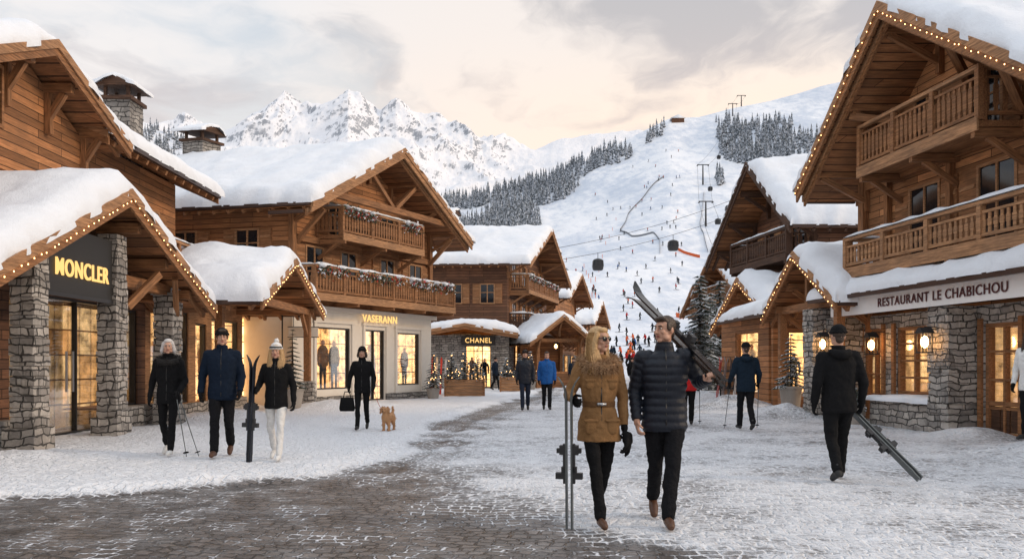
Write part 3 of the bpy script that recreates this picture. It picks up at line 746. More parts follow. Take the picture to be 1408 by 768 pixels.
# ------------------------------------------------------------ RIGHT: restaurant chalet (u = world Y)
b=B('restaurant_chalet',(11.9,0),(-.14,1),(1,.0))
ops=[(11.2,12.9,.0,2.3),(13.4,14.6,.5,2.3),(14.95,15.9,.03,2.25),(16.9,18.7,.75,2.3),(19.2,20.0,.1,2.3)]
b.wall('ground_wall','stone',8,20.6,-.1,2.62,-.3,-.1,ops)
for o in ops: b.shopwin(o[0],o[1],o[2],o[3],-.3,3 if o[1]-o[0]>1 else 2,4,'intdim','beam',1.1,False,.08)
for o in ops:
    b.box('timber_surround','beam',o[0]-.1,o[0]-.003,-.36,-.303,o[2],o[3]+.1); b.box('timber_surround','beam',o[1]+.003,o[1]+.1,-.36,-.303,o[2],o[3]+.1)
for o in (ops[0],ops[2]):
    n=3
    for i in range(n):
        a=o[0]+.09+(o[1]-o[0]-.18)*i/n; c=o[0]+.09+(o[1]-o[0]-.18)*(i+1)/n
        b.box('door_panel','beamdk',a+.02,c-.02,-.23,-.2,o[2]+.1,.62); b.box('door_rail','beam',a,c,-.25,-.19,.63,.72)
for u in (16.35,20.3,13.0): b.pillar(u,-.62,2.62,.6,.55)
for u in (16.35,19.05): b.lantern(u,-1.18 if u<17 else -.68,1.9)
b.lantern(20.3,-1.18,1.95); b.lantern(13.0,-1.18,1.9)
b.box('stone_planter_wall','stone',9,12.6,-1.1,-.35,-.1,.5); b.box('stone_planter_wall','stone',16.75,18.9,-.8,-.35,-.1,.65)
b.snow([(9,.5),(12.6,.5)],-1.1,-.35,.12,seed=3); b.snow([(16.75,.65),(18.9,.65)],-.8,-.35,.1,seed=4)
b.box('awning_valance','awn',13.4,20.1,-1.08,-1.03,2.62,3.03)
b.prism('awning_fabric','awn',[(13.4,3.03),(20.1,3.03),(20.1,3.06),(13.4,3.06)],-1.03,-.2)
b.box('awning_rail','dark',13.3,20.15,-1.12,-1.02,3.065,3.12)
text(b.e,'restaurant_sign_lettering','RESTAURANT LE CHABICHOU',b.T((16.15,-1.1,2.82)),(.14,-1),3.9,.19,'maroon',.006)
rc=B('canopy_frame',(11.9,0),(1,0),(-.14,1)); rc.e.parent=b.e
rc.prism('canopy_deck','deck',[(-1.25,3.13),(.1,3.62),(.1,3.5),(-1.25,3.01)],10.0,20.7)
rc.snow([(-1.28,3.13),(.1,3.62)],9.9,20.75,.3,seed=52); rc.box('gutter','copper',-1.36,-1.255,9.9,20.7,3.0,3.1); rc.done()
b.prism('timber_wall','woodlt',[(10.2,2.62),(20.4,2.62),(20.4,6.4),(17.2,9.0),(10.2,4.6)],0,7)
b.balcony(10.5,19.6,3.72,-1.0,0,.75,'beamlt',True,brz=0)
b.balcony(15.1,19.0,6.05,-1.0,0,1.0,'beam',False)
for u in (11.5,13.6,15.9,18.1): b.win(u,3.95,.95,1.5,0,True)
for u in (16.2,18.0): b.win(u,6.15,.8,1.3,0,True)
b.win(13.6,6.0,.7,.9,0,True)
for z in (3.7,5.95): b.beam('sill_beam','beam',(10.2,-.06,z),(20.4,-.06,z),.14,.24)
b.beam('corner_post','beam',(20.4,-.06,2.7),(20.4,-.06,6.3),.22,.22)
for u in (14.6,17.2,19.4): b.beam('wall_post','beam',(u,-.05,3.8),(u,-.05,6.0),.18,.14)
RP=[(9.6,4.0),(17.3,9.25),(20.9,6.0)]
b.roof(RP,-1.5,7.5,.45,lights=True,purl=7,wallu=(10.6,20.3),seed=55,fascia=.34,thick=.16)
b.roof([(9.6,3.76),(17.3,9.0),(20.9,5.76)],-1.3,0,.3,snow=False,purl=0,raft=False,fascia=.2,thick=.08)
for uu in (14.2,15.6,19.0): b.beam('arch_brace','beam',(uu,-1.2,b.rz(RP,uu)-.4),(uu+(1.0 if uu<17 else -1.0),-.05,b.rz(RP,uu)-.9),.14,.16)
b.done()
b=B('entrance_porch',(8.3,0),(-.03,1),(1,0))
b.roof([(19.0,2.95),(21.6,4.45),(24.1,2.85)],0,3.4,.45,lights=True,purl=4,wallu=(19.8,23.4),seed=61,wallv=1.2,fascia=.26)
b.pillar(20.9,.35,2.9,.6,.55)
for u in (19.7,23.5): b.post(u,.35,0,3.0,.2)
b.beam('tie','beam',(19.3,.35,3.0),(23.9,.35,3.0),.18,.2)
b.beam('strut','beam',(21.6,.35,3.0),(21.6,.35,4.1),.14,.14)
b.prism('gable_wall','wood',[(19.6,2.9),(23.6,2.9),(21.6,4.2)],1.2,1.3)
b.done()
b=B('ski_shop',(10.35,0),(-.10,1),(1,0))
b.wall('front_wall','wood',24.6,28.6,0,3.0,0,.2,[(25.4,27.3,.5,2.5)])
b.shopwin(25.4,27.3,.5,2.5,0,1,1,'int','beam',.9,ext=.5)
q=B('shop_side',(6.2,24.45),(1,0),(0,1)); q.e.parent=b.e
q.wall('side_wall','wood',1.75,5.5,0,3.0,-.1,.1,[(2.2,3.5,.5,2.45)]); q.shopwin(2.2,3.5,.5,2.45,-.1,2,1,'int','beam',.9,ext=.3)
q.roof([(1.3,2.98),(5.6,3.9)],-.6,4.6,.35,purl=0,seed=63,raft=False,thick=.1,fascia=.2); q.done()
b.done()
b=B('dark_chalet',(14.9,0),(-.14,1),(1,0))
b.prism('timber_wall','wooddk',[(28.6,0),(34.6,0),(34.6,6.2),(31.4,9.0),(28.6,6.6)],0,8)
b.roof([(27.8,6.3),(31.3,9.3),(35.4,5.8)],-1.3,8.6,.5,purl=5,wallu=(28.6,34.6),seed=71,fm_='beamdk',beam='beamdk',fascia=.3)
b.balcony(28.8,33.6,5.4,-1.0,0,.95,'beamdk',True)
for u in (29.8,32.2): b.win(u,5.6,.9,1.2,0,True,'beam'); b.win(u,3.4,.9,1.2,0,True,'beam')
b.box('stone_base','stonedk',28.5,34.7,-.06,-.003,-.1,2.8)
q=B('chalet_side',(14.9-.14*28.6,28.6),(1,0),(-.14,1)); q.e.parent=b.e
for u in (1.5,3.5): q.win(u,4.2,.8,1.1,-.02,True,'beam')
q.balcony(.2,6,3.5,-.8,0,.9,'beamdk',True); q.done()
b.done()
b=B('covered_porch',(13.3,0),(-.14,1),(1,0))
b.roof([(27.1,2.9),(30.0,4.65),(32.6,2.8)],-.6,4,.45,lights=True,purl=3,wallu=(27.8,31.8),seed=75,wallv=.8)
for u in (27.7,31.9): b.post(u,-.2,0,2.95,.22); b.pillar(u,-.2,.8,.45,.45)
b.beam('tie','beam',(27.3,-.2,2.95),(32.3,-.2,2.95),.18,.2); b.wall('back_wall','wood',27.6,32,0,3.2,1.6,1.8,[(28.5,31,.4,2.4)]); b.shopwin(28.5,31,.4,2.4,1.6,2,1,'int','beam',.8,ext=.5)
b.done()
for nm,o,w,zz,mt,sd in (('wooden_house',(14.6,49),7,(6.2,8.6),'wood',81),('wooden_house',(16.5,62),7,(5.6,8.0),'wood',83)):
    b=B(nm,o,(-.05,1),(1,0))
    b.prism('timber_wall',mt,[(0,0),(w,0),(w,zz[0]+.3),(w/2,zz[1]-.2),(0,zz[0]+.3)],0,7)
    b.roof([(-.9,zz[0]),(w/2,zz[1]),(w+.9,zz[0])],-1.4,7.5,.45,purl=4,wallu=(0,w),seed=sd)
    b.balcony(.5,w-.5,3.4,-1.1,0,.95,'beam',True); b.balcony(.5,w-.5,5.6,-1.1,0,.95,'beam',True)
    for u in (1.5,w/2,w-1.5): b.win(u,4,.9,1.2,0,True)
    q=B('house_side',o,(1,0),(-.05,1)); q.e.parent=b.e
    for u in (1,2.5): q.win(u,4,.7,1.1,-.02,True)
    q.done(); b.done()

# ------------------------------------------------------------ conifers
def conifer(name,x,y,z0,h,r,snow=.4,dens=1.0,parent=None,col='pine'):
    e=empty(name) if parent is None else parent
    t=MB(); chain(t,[(x,y,z0-.1),(x,y,z0+h*.5),(x,y,z0+h*.97)],[h*.022+.01,h*.014+.006,.004],8); t.obj('trunk',M['bark'],e,True)
    g=MB(); s=MB(); br=MB()
    nl=int(max(14,h*5)); card=max(.05,h*.028)
    for i in range(nl):
        f=i/(nl-1); zc=z0+h*(.10+.88*f); rr=r*(1-f)**.85*random.uniform(.8,1.1)+.03
        nb=int(5+9*(1-f))
        for k in range(nb):
            a=random.random()*6.283; L=rr*random.uniform(.65,1.15)
            d=Vector((math.cos(a),math.sin(a),0)); p0=Vector((x,y,zc)); p1=p0+d*L+Vector((0,0,-L*.32))
            if h>2.5: chain(br,[p0,p1],[.012,.005],4,False)
            sd=Vector((-d.y,d.x,0)); n=max(3,int(L/card*1.5*dens))
            for j in range(n):
                tt=(j+.4)/n; c=p0.lerp(p1,tt)
                wd=card*(1.6-.9*tt)*random.uniform(.7,1.4)
                for sg in (-1,1):
                    tipp=c+sd*sg*wd*1.5+d*wd*.8+Vector((0,0,-wd*random.uniform(.1,.7)))
                    q=[c+d*card*.5,c-d*card*.4,tipp]
                    g.add(q,[(0,1,2)])
                    if random.random()<snow:
                        up=Vector((0,0,.012+card*.15)); s.add([v+up+Vector((random.uniform(-.01,.01),)*3) for v in q],[(0,1,2)])
    g.obj('needles',M[col],e,recalc=False); s.obj('branch_snow',M['snow'],e,recalc=False)
    if len(br.v): br.obj('limbs',M['bark'],e)
    return e
conifer('snowy_spruce',9.5,40.5,0,6.0,1.6,.85); conifer('snowy_spruce',10.9,44,0,5.4,1.5,.85)
conifer('snowy_spruce',12.2,47,0,6.4,1.6,.85); conifer('snowy_spruce',8.9,47,0,3.4,1.0,.8)
def treelights(x,y,z,h,r,e,n=12):
    bu=MB()
    for _ in range(n):
        f=random.random(); a=random.uniform(3.2,6.2); rr=r*.9*(1-f)+.03; ell(bu,(x+rr*math.cos(a),y+rr*math.sin(a),z+.12+h*.85*f),(.014,.014,.018),6)
    bu.obj('tree_lights',M['bulb'],e,True)
def potted(x,y,h,r,pr=.28,ph=.5,snow=.25,name='potted_conifer',lit=0):
    e=empty(name); z=gz(x,y)-.02; m=MB(); loft(m,[(z,x,y,pr*.75,pr*.75),(z+ph*.9,x,y,pr,pr),(z+ph*.9+.001,x,y,pr*1.1,pr*1.1),(z+ph,x,y,pr*1.1,pr*1.1)],20,sq=2.0); m.obj('pot',M['clay'],e,True)
    conifer('t',x,y,z+ph-.05,h,r,snow,1.3,e)
    if lit: treelights(x,y,z+ph,h,r,e,lit)
    return e
potted(7.7,22.1,1.5,.46,.3,.72,.35); potted(-6.75,24.6,1.9,.40,.34,.6,.1); potted(8.05,18.8,.5,.25,.22,.4,.3)
potted(-3.25,33.0,1.5,.42,.28,.45,.3,lit=14); potted(1.0,43.5,1.7,.48,.3,.45,.35,lit=14)
def planter(x,y,w,n,yaw=0):
    b=B('wooden_planter',(x,y),(math.cos(yaw),math.sin(yaw)),(-math.sin(yaw),math.cos(yaw)))
    for i in range(5): b.box('plank','beamlt',0,w,0,.04,.06+i*.145,.06+i*.145+.135); b.box('plank','beamlt',.0,.04,.045,.6,.06+i*.145,.06+i*.145+.135); b.box('plank','beamlt',w-.04,w,.045,.6,.06+i*.145,.06+i*.145+.135)
    for a in (-.03,w-.05):
        b.box('corner_post','beam',a,a+.08,-.04,-.002,0,.84)
    b.box('soil','snow',.05,w-.05,.05,.58,.1,.72); b.done()
    for i in range(n):
        c=b.T((w*(i+.5)/n,.3,.7)); hh=random.uniform(1.0,1.5); conifer('t',c.x,c.y,.68,hh,.40,.35,1.4,b.e); treelights(c.x,c.y,.68,hh,.36,b.e,9)
planter(-2.9,34.6,1.7,3,.1); planter(-.6,41,1.4,2,.1)

# ------------------------------------------------------------ skis and poles
def ski(mb,mbb,tail,tip,n,w=.05,bind=True,th=.016):
    tail=Vector(tail);tip=Vector(tip);a=(tip-tail);L=a.length;a.normalize();n=Vector(n);n=(n-a*n.dot(a)).normalized();s=a.cross(n)
    K=26;vs=[]
    for i in range(K+1):
        t=i/K; hw=w*(.74+.26*abs(2*t-1)**1.6)
        if t>.9: hw*=math.sqrt(max(.02,1-((t-.9)/.1)**2.2))
        if t<.04: hw*=.8
        lift=.075*max(0,(t-.86)/.14)**2; thk=th*(1 if t<.9 else .6)
        c=tail+a*L*t+n*lift
        vs+= [c-s*hw,c+s*hw,c+s*hw+n*thk,c-s*hw+n*thk]
    fs=[(i*4+k,i*4+(k+1)%4,(i+1)*4+(k+1)%4,(i+1)*4+k) for i in range(K) for k in range(4)]+[(3,2,1,0),(K*4,K*4+1,K*4+2,K*4+3)]
    mb.add(vs,fs)
    if bind:
        for t0,t1,hh,ww in ((.49,.55,.05,.035),(.50,.53,.075,.028),(.33,.41,.035,.03),(.33,.37,.085,.032),(.30,.56,.02,.03)):
            p=tail+a*L*t0+n*th; q=tail+a*L*t1+n*th
            c=[p-s*ww,p+s*ww,q+s*ww,q-s*ww]; mbb.add(c+[x+n*hh for x in c],BF)
def skis(name,tail,tip,n,w=.05,mat='blackgloss',gap=.03,parent=None,bm_='iron'):
    e=empty(name) if parent is None else parent; m=MB();bb=MB(); nn=Vector(n).normalized(); a=(Vector(tip)-Vector(tail)).normalized(); nn=(nn-a*nn.dot(a)).normalized()
    ski(m,bb,Vector(tail)+nn*gap/2,Vector(tip)+nn*gap/2,nn,w); ski(m,bb,Vector(tail)-nn*gap/2,Vector(tip)-nn*gap/2,-nn,w)
    m.obj('ski_planks',M[mat],e); bb.obj('bindings',M[bm_],e); return e
def poles(name,lst):
    e=empty(name); m=MB(); g=MB()
    for top,bot in lst:
        top=Vector(top);bot=Vector(bot); d=(bot-top).normalized()
        chain(m,[top,bot],[.009,.006],8); chain(g,[top-d*.04,top+d*.08],[.017,.015],8)
        ell(g,bot-d*.06,(.045,.045,.008),10,rot=d.to_track_quat('Z','Y').to_matrix())
    m.obj('shafts',M['skigrey'],e); g.obj('grips_and_baskets',M['black'],e,True)

# ------------------------------------------------------------ people
tex=bpy.data.textures.new('cloth_wrinkles','CLOUDS'); tex.noise_scale=.09; tex.noise_depth=2
tex2=bpy.data.textures.new('hair_strands','CLOUDS'); tex2.noise_scale=.02
def remesh(o,vox,sm=3,disp=0,t=tex):
    r=o.modifiers.new('Remesh','REMESH'); r.mode='VOXEL'; r.voxel_size=vox; r.use_smooth_shade=True
    if sm: k=o.modifiers.new('Smooth','SMOOTH'); k.factor=.5; k.iterations=sm
    if disp:
        d=o.modifiers.new('Displace','DISPLACE'); d.texture=t; d.strength=disp; d.mid_level=.5; d.texture_coords='GLOBAL'
def tufts(mb,pts,nrm,n,L,w,jit=.6):
    for _ in range(n):
        i=random.randrange(len(pts)); p=Vector(pts[i])+Vector([random.gauss(0,.006) for _ in range(3)]); d=(Vector(nrm[i])+Vector([random.gauss(0,jit) for _ in range(3)])).normalized()
        l=L*random.uniform(.5,1.2); s=d.orthogonal().normalized(); s=Matrix.Rotation(random.random()*6.28,3,d)@s
        mb.add([p-s*w,p+s*w,p+d*l+Vector((0,0,-l*.25))],[(0,1,2)])
def resamp(pts,rad,step=.012,puff=0,per=.06):
    P=[];Q=[];acc=0
    for i in range(len(pts)-1):
        a=Vector(pts[i]);b=Vector(pts[i+1]);L=(b-a).length;n=max(1,int(L/step))
        for k in range(n):
            f=k/n; P.append(a.lerp(b,f)); Q.append(rad[i]+(rad[i+1]-rad[i])*f+puff*(abs(math.sin(math.pi*(acc+L*f)/per))**.5-.7))
        acc+=L
    P.append(Vector(pts[-1]));Q.append(rad[-1]); return P,Q
def sweep(mb,P,Q,n=14):
    vs=[];x=None
    for i,p in enumerate(P):
        d=(P[min(i+1,len(P)-1)]-P[max(i-1,0)]).normalized()
        x=d.orthogonal().normalized() if x is None else (x-d*x.dot(d)).normalized()
        y=d.cross(x)
        for k in range(n):
            t=2*math.pi*k/n; vs.append(p+(x*math.cos(t)+y*math.sin(t))*Q[i])
    fs=[(i*n+k,i*n+(k+1)%n,(i+1)*n+(k+1)%n,(i+1)*n+k) for i in range(len(P)-1) for k in range(n)]+[tuple(range(n))[::-1],tuple((len(P)-1)*n+k for k in range(n))]
    mb.add(vs,fs)
def hand(mb,wr,el,side,curl=.5,f=None,nrm=None,g=1.0):
    """palm + five separate bent fingers. side -1/+1 = x side of body"""
    wr=Vector(wr); f=Vector(f).normalized() if f is not None else (wr-Vector(el)).normalized()
    n=Vector(nrm) if nrm is not None else Vector((-side,0,0)); n=(n-f*n.dot(f)).normalized(); s=f.cross(n)
    if s.y>0 : s=-s
    rot=Matrix((s,n,f)).transposed()
    ell(mb,wr+f*.05,(.041*g,.019*g,.052*g),12,rot=rot); chain(mb,[wr-f*.02,wr+f*.03],[.027*g,.03*g],10)
    for k,(o,l) in enumerate(((.028,.074),(.010,.083),(-.009,.077),(-.027,.062))):
        p=wr+f*.088+s*o*g; pts=[p-f*.03,p]; a=curl*.5
        for q in (.42,.33,.25):
            a_=a; d=f*math.cos(a_)+n*math.sin(a_); pts.append(pts[-1]+d*l*q); a+=curl*1.1
        chain(mb,pts,[.010*g,.0105*g,.0095*g,.0085*g,.0075*g],8)
    b=wr+f*.03+s*.03*g; d1=(f*.75+s*.65+n*.15).normalized(); d2=(f*.9+s*.1+n*(.2+curl*.5)).normalized()
    chain(mb,[b,b+d1*.036,b+d1*.036+d2*.03,b+d1*.036+d2*.03+(d2+n*.3).normalized()*.022],[.015*g,.0125*g,.011*g,.009*g],8)
def person(name,X,Y,yaw,H,pose=None,top='black',legs='charcoal',boots='leather',hair='brown',hairstyle='short',hat=None,gloves='black',coat='jacket',female=False,head_yaw=0,head_tilt=0,puff=0,near=False,shades=False,collar=None,hood=False,lean=0,curl=(.5,.5),hn=(None,None),hf=(None,None),pom=False,beltm=None):
    e=empty(name); J=dict(neck=(0,0,1.50),head=(0,-.02,1.685),shL=(-.185,0,1.435),elL=(-.245,.03,1.16),wrL=(-.25,-.05,.91),shR=(.185,0,1.435),elR=(.245,.03,1.16),wrR=(.25,-.05,.91),
        hipL=(-.088,0,.92),knL=(-.095,-.03,.50),anL=(-.10,.02,.10),toL=(-.115,-.17,.035),hipR=(.088,0,.92),knR=(.095,-.03,.50),anR=(.10,.02,.10),toR=(.115,-.17,.035))
    if pose: J.update(pose)
    k=.9 if female else 1.0
    if female:
        for q in ('shL','shR'): J[q]=(J[q][0]*.88,J[q][1],J[q][2])
    s=H/1.8; z0=gz(X,Y)
    Mx=Matrix.Translation((X,Y,z0))@Matrix.Rotation(yaw,4,'Z')@Matrix.Scale(s,4)
    vox=.0075 if near else .011
    def fin(mb,nm,mat,vx=vox,sm=3,disp=0,t=tex,rm=True):
        mb.v=[tuple(Mx@Vector(p)) for p in mb.v]; o=mb.obj(nm,M[mat],e,True)
        if rm: remesh(o,vx,sm,disp,t)
        return o
    ly=lean
    if coat=='parka': rg=[(.76,0,0,.225,.165),(.80,0,0,.222,.162),(.95,0,0,.205,.15),(1.09,0,0,.160,.122),(1.22,0,-.005,.185,.14),(1.36,0,-.005,.195,.135),(1.44,0,0,.165,.11),(1.51,0,0,.09,.085),(1.55,0,0,.075,.075)]
    else: rg=[(.80,0,0,.188,.135),(.83,0,0,.198,.142),(.95,0,0,.195,.140),(1.09,0,0,.182,.13),(1.24,0,-.005,.20,.142),(1.37,0,-.005,.212,.138),(1.44,0,0,.178,.115),(1.49,0,0,.10,.09),(1.52,0,0,.078,.08),(1.58,0,-.01,.076,.08)]
    rg=[(z,cx,cy-ly*max(0,z-.9),rx*(k if z<1.5 else 1),ry*k) for z,cx,cy,rx,ry in rg]
    mb=MB(); loft(mb,rg,32,puff,.068)
    for sd in 'LR':
        sh=Vector(J['sh'+sd]);el=Vector(J['el'+sd]);wr=Vector(J['wr'+sd]); inn=Vector((sh.x*.55,sh.y,sh.z-.0))
        P,Q=resamp([inn,sh,el,wr],[.075*k,.078*k,.060*k,.044*k],.012,puff*.8,.06); sweep(mb,P,Q)
        ell(mb,sh,(.078*k,)*3,14); ell(mb,el,(.058*k,)*3,12)
    fin(mb,'jacket',top,disp=.024 if not puff else .008)
    if coat=='parka':
        m=MB(); loft(m,[(1.075,0,0,.168*k,.130*k),(1.125,0,0,.170*k,.132*k)],32); fin(m,'belt',beltm or 'tandk',rm=False)
        m=MB(); chain(m,[(-.03,-.128,1.10),(.03,-.128,1.10)],[.016,.016],8); fin(m,'buckle','steel',rm=False)
        m=MB()
        for x in (-.10,.10):
            for zz,w2,h2,yy in ((.90,.062,.075,-.128),(1.28,.045,.05,-.112)):
                ell(m,(x,yy,zz),(w2,.018,h2),12,fn=lambda p:Vector((math.copysign(abs(p.x)**.6*(.062**.4),p.x)*.9,p.y,p.z)));
                chain(m,[(x-w2*.9,yy-.012,zz+h2*.7),(x+w2*.9,yy-.012,zz+h2*.7)],[.014,.014],6)
        fin(m,'pockets',top,.006,2)
    m=MB(); chain(m,[(0,-.142*k-(.01 if coat!='jacket' else 0),.86),(0,-.127*k,1.1),(0,-.142*k-ly*.3,1.24),(0,-.137*k-ly*.4,1.37),(0,-.085-ly*.5,1.52)],[.006]*5,6); fin(m,'zip','dark',rm=False)
    mb=MB(); loft(mb,[(.84,0,0,.15*k,.11*k),(.92,0,0,.172*k,.125*k),(1.05,0,0,.155*k,.115*k)],28)
    for sd in 'LR':
        hv,kv,av=Vector(J['hip'+sd]),Vector(J['kn'+sd]),Vector(J['an'+sd])
        cal=kv.lerp(av,.35)+Vector((0,.012,0))
        tk=1.0 if female else 1.06
        chain(mb,[hv+Vector((0,0,-.03)),hv.lerp(kv,.5),kv,cal,av+Vector((0,.0,.0))],[.097*k*tk,.081*k*tk,.062*k*tk,.061*k*tk,.056*k*tk],14)
    fin(mb,'trousers',legs,disp=.028)
    mb=MB()
    for sd in 'LR':
        av=Vector(J['an'+sd]);tv=Vector(J['to'+sd]); d=(tv-av); hl=av-Vector((d.x,d.y,0)).normalized()*.03+Vector((0,0,-.055))
        if hl.z<.035: hl.z=.035
        chain(mb,[av+Vector((0,0,.03)),av,hl],[.044*k,.046*k,.038*k],12); chain(mb,[hl,hl.lerp(tv,.6)+Vector((0,0,.012)),tv],[.038*k,.043*k,.034*k],12)
    mb.v=[(p[0],p[1],max(p[2],.004)) for p in mb.v]
    fin(mb,'boots',boots,.008,2)
    mb=MB()
    for i,sd in enumerate('LR'):
        hand(mb,J['wr'+sd],J['el'+sd],-1 if sd=='L' else 1,curl[i],f=hf[i],nrm=hn[i],g=1.0 if gloves=='skin' else 1.15)
    fin(mb,'hands',gloves,.0048 if near else .006,1)
    hc=Vector(J['head'])+Vector((0,-ly*.7,0)); RM=Matrix.Rotation(head_yaw,3,'Z')@Matrix.Rotation(head_tilt,3,'X')
    def hp_(p): return hc+RM@Vector(p)
    def hell(m,c,r,n=16,fn=None): ell(m,hp_(c),r,n,rot=RM,fn=fn)
    hk=.95 if female else 1.0
    mb=MB()
    hell(mb,(0,.012,.025),(.074*hk,.094,.092),20)
    hell(mb,(0,-.022,-.035),(.060*hk,.070,.078),18); hell(mb,(0,-.066,-.092),(.027*hk,.022,.020),12)
    hell(mb,(0,-.078,.034),(.048,.016,.013),12)
    for sx in (-1,1):
        hell(mb,(sx*.038,-.066,-.022),(.022,.022,.022),12); hell(mb,(sx*.074*hk,.012,-.005),(.010,.020,.031),12); hell(mb,(sx*.048,-.02,-.07),(.02,.04,.025),12)
        hell(mb,(sx*.011,-.101,-.031),(.009,.010,.008),8)
    chain(mb,[hp_((0,-.088,.022)),hp_((0,-.103,-.008)),hp_((0,-.112,-.028))],[.008,.010,.0115],8)
    chain(mb,[hp_((0,.01,-.05)),Vector(J['neck'])+Vector((0,.005-ly*.6,-.03))],[.052*k,.058*k],14)
    fin(mb,'head','skin',.0048 if near else .007,2)
    mb=MB(); hell(mb,(0,-.0905,-.056),(.023,.008,.0045),10); hell(mb,(0,-.089,-.064),(.020,.008,.005),10); fin(mb,'lips','lips',rm=False)
    mb=MB();m2=MB();m3=MB()
    for sx in (-1,1):
        hell(mb,(sx*.030,-.083,.008),(.0135,.0085,.007),10); hell(m2,(sx*.030,-.0905,.008),(.0058,.003,.0062),8)
        chain(m3,[hp_((sx*.015,-.0945,.027)),hp_((sx*.033,-.0935,.032)),hp_((sx*.047,-.083,.026))],[.004,.0045,.003],6)
    fin(mb,'eyes','eye',rm=False); fin(m2,'irises','iris',rm=False); fin(m3,'eyebrows',hair,rm=False)
    if shades:
        mb=MB()
        for sx in (-1,1): hell(mb,(sx*.032,-.094,.006),(.028,.008,.022),14); chain(mb,[hp_((sx*.058,-.088,.012)),hp_((sx*.076,.01,.008))],[.004,.003],6)
        chain(mb,[hp_((-.012,-.10,.012)),hp_((.012,-.10,.012))],[.004,.004],6); fin(mb,'sunglasses','blackgloss',rm=False)
    mb=MB()
    if hairstyle=='short':
        hell(mb,(0,.024,.040),(.080*hk,.092,.088),20); hell(mb,(0,-.045,.088),(.058,.045,.032),14); hell(mb,(.02,-.062,.095),(.04,.03,.022),12)
        for sx in (-1,1): hell(mb,(sx*.070,-.012,.022),(.012,.035,.04),10)
        hell(mb,(0,.068,-.035),(.052,.03,.05),12)
    elif hairstyle in('long','bob'):
        hell(mb,(0,.024,.036),(.086*hk,.096,.092),20); hell(mb,(0,-.035,.085),(.062,.05,.03),14)
        en=-.27 if hairstyle=='long' else -.10
        for sx in (-1,1):
            chain(mb,[hp_((sx*.066,-.03,.05)),hp_((sx*.080,-.012,-.03)),hp_((sx*.088,-.01,en*.6)),hp_((sx*.092,-.045 if en<-.2 else 0,en))],[.024,.030,.034,.016],12)
            chain(mb,[hp_((sx*.05,.06,.02)),hp_((sx*.06,.07,en*.6)),hp_((sx*.055,.06,en))],[.04,.045,.02],12)
        chain(mb,[hp_((0,.08,.0)),hp_((0,.085,en*.6)),hp_((0,.08,en))],[.05,.05,.025],12)
    fin(mb,'hair',hair,.006,1,.010,tex2)
    if hairstyle=='long':
        mb=MB()
        for _ in range(500):
            sx=random.choice((-1,1)); a=random.uniform(0,2.4); x0=sx*(.02+.068*math.sin(a)); y0=.02-.06*math.cos(a)
            p=[hp_((x0*.9,y0,.10-abs(x0)*.4)),hp_((x0*1.15+sx*.012,y0+.01,.02)),hp_((x0*1.25+sx*.02,y0,-.10)),hp_((x0*1.3+sx*random.uniform(0,.03),y0-random.uniform(0,.05),-.27+random.uniform(-.05,.04)))]
            w_=.0025
            vs=[]
            for q in p: vs+=[q-Vector((w_,0,0)),q+Vector((w_,w_,0))]
            mb.add(vs,[(0,1,3,2),(2,3,5,4),(4,5,7,6)])
        fin(mb,'hair_strands',hair,rm=False)
    if hat:
        mb=MB(); hell(mb,(0,.014,.062),(.088,.104,.083),22)
        P=[hp_((.089*math.cos(t),.012+.106*math.sin(t),.048+.006*math.sin(t*11))) for t in np.linspace(0,2*math.pi,25)]
        chain(mb,P,[.014]*25,8)
        fin(mb,'hat',('whitecloth' if hat=='white' else 'black'),.006,2,.004,tex2)
        if pom: mb=MB(); hell(mb,(0,.03,.165),(.04,.04,.04),14); fin(mb,'pompom','whitecloth',.006,0,.02,tex2)
        if hat=='white':
            mb=MB(); P=[hp_((.091*math.cos(t),.012+.108*math.sin(t),.060)) for t in np.linspace(math.pi*1.12,math.pi*1.88,12)]; chain(mb,P,[.015]*12,8); fin(mb,'goggles','blackgloss',rm=False)
    if collar:
        pts=[];nr=[];mb=MB(); m2=MB()
        for a in np.linspace(0,2*math.pi,34):
            for q in np.linspace(0,2*math.pi,10,endpoint=False):
                c=Vector((.125*math.cos(a)*1.12,.115*math.sin(a)+.01,1.475+.035*math.sin(a)))
                d=Vector((math.cos(a)*math.cos(q),math.sin(a)*math.cos(q),math.sin(q)))
                pts.append(c+d*.048);nr.append(d)
        P=[Vector((.14*math.cos(a),.115*math.sin(a)+.01,1.475+.035*math.sin(a))) for a in np.linspace(0,2*math.pi,30)]
        chain(m2,P,[.05]*30,10); fin(m2,'fur_collar_core',collar,.01,1)
        tufts(mb,pts,nr,5200 if near else 2200,.062,.0032,.55); mb.v=[tuple(Mx@Vector(p)) for p in mb.v]; mb.obj('fur_collar',M[collar],e,recalc=False)
    if hood:
        mb=MB(); chain(mb,[(-.10,.06,1.50),(-.06,.12,1.48),(0,.14,1.47),(.06,.12,1.48),(.10,.06,1.50)],[.04,.05,.055,.05,.04],12); fin(mb,'hood',top,.009,2,.008)
    return e,Mx
walkA=dict(knL=(-.085,-.13,.52),anL=(-.08,-.20,.11),toL=(-.09,-.39,.055),knR=(.085,.0,.49),anR=(.085,.22,.17),toR=(.09,.07,.04))
walkB=dict(knR=(.085,-.13,.52),anR=(.08,-.20,.11),toR=(.09,-.39,.055),knL=(-.085,.0,.49),anL=(-.085,.22,.17),toL=(-.09,.07,.04))
cross=dict(knR=(.05,-.16,.52),anR=(.0,-.27,.11),toR=(.0,-.46,.055),knL=(-.07,.02,.50),anL=(-.07,.26,.20),toL=(-.075,.12,.05))
crossA=dict(knL=(-.06,-.15,.52),anL=(-.035,-.25,.11),toL=(-.04,-.44,.055),knR=(.07,.02,.50),anR=(.05,.25,.20),toR=(.055,.11,.05))
stand={}
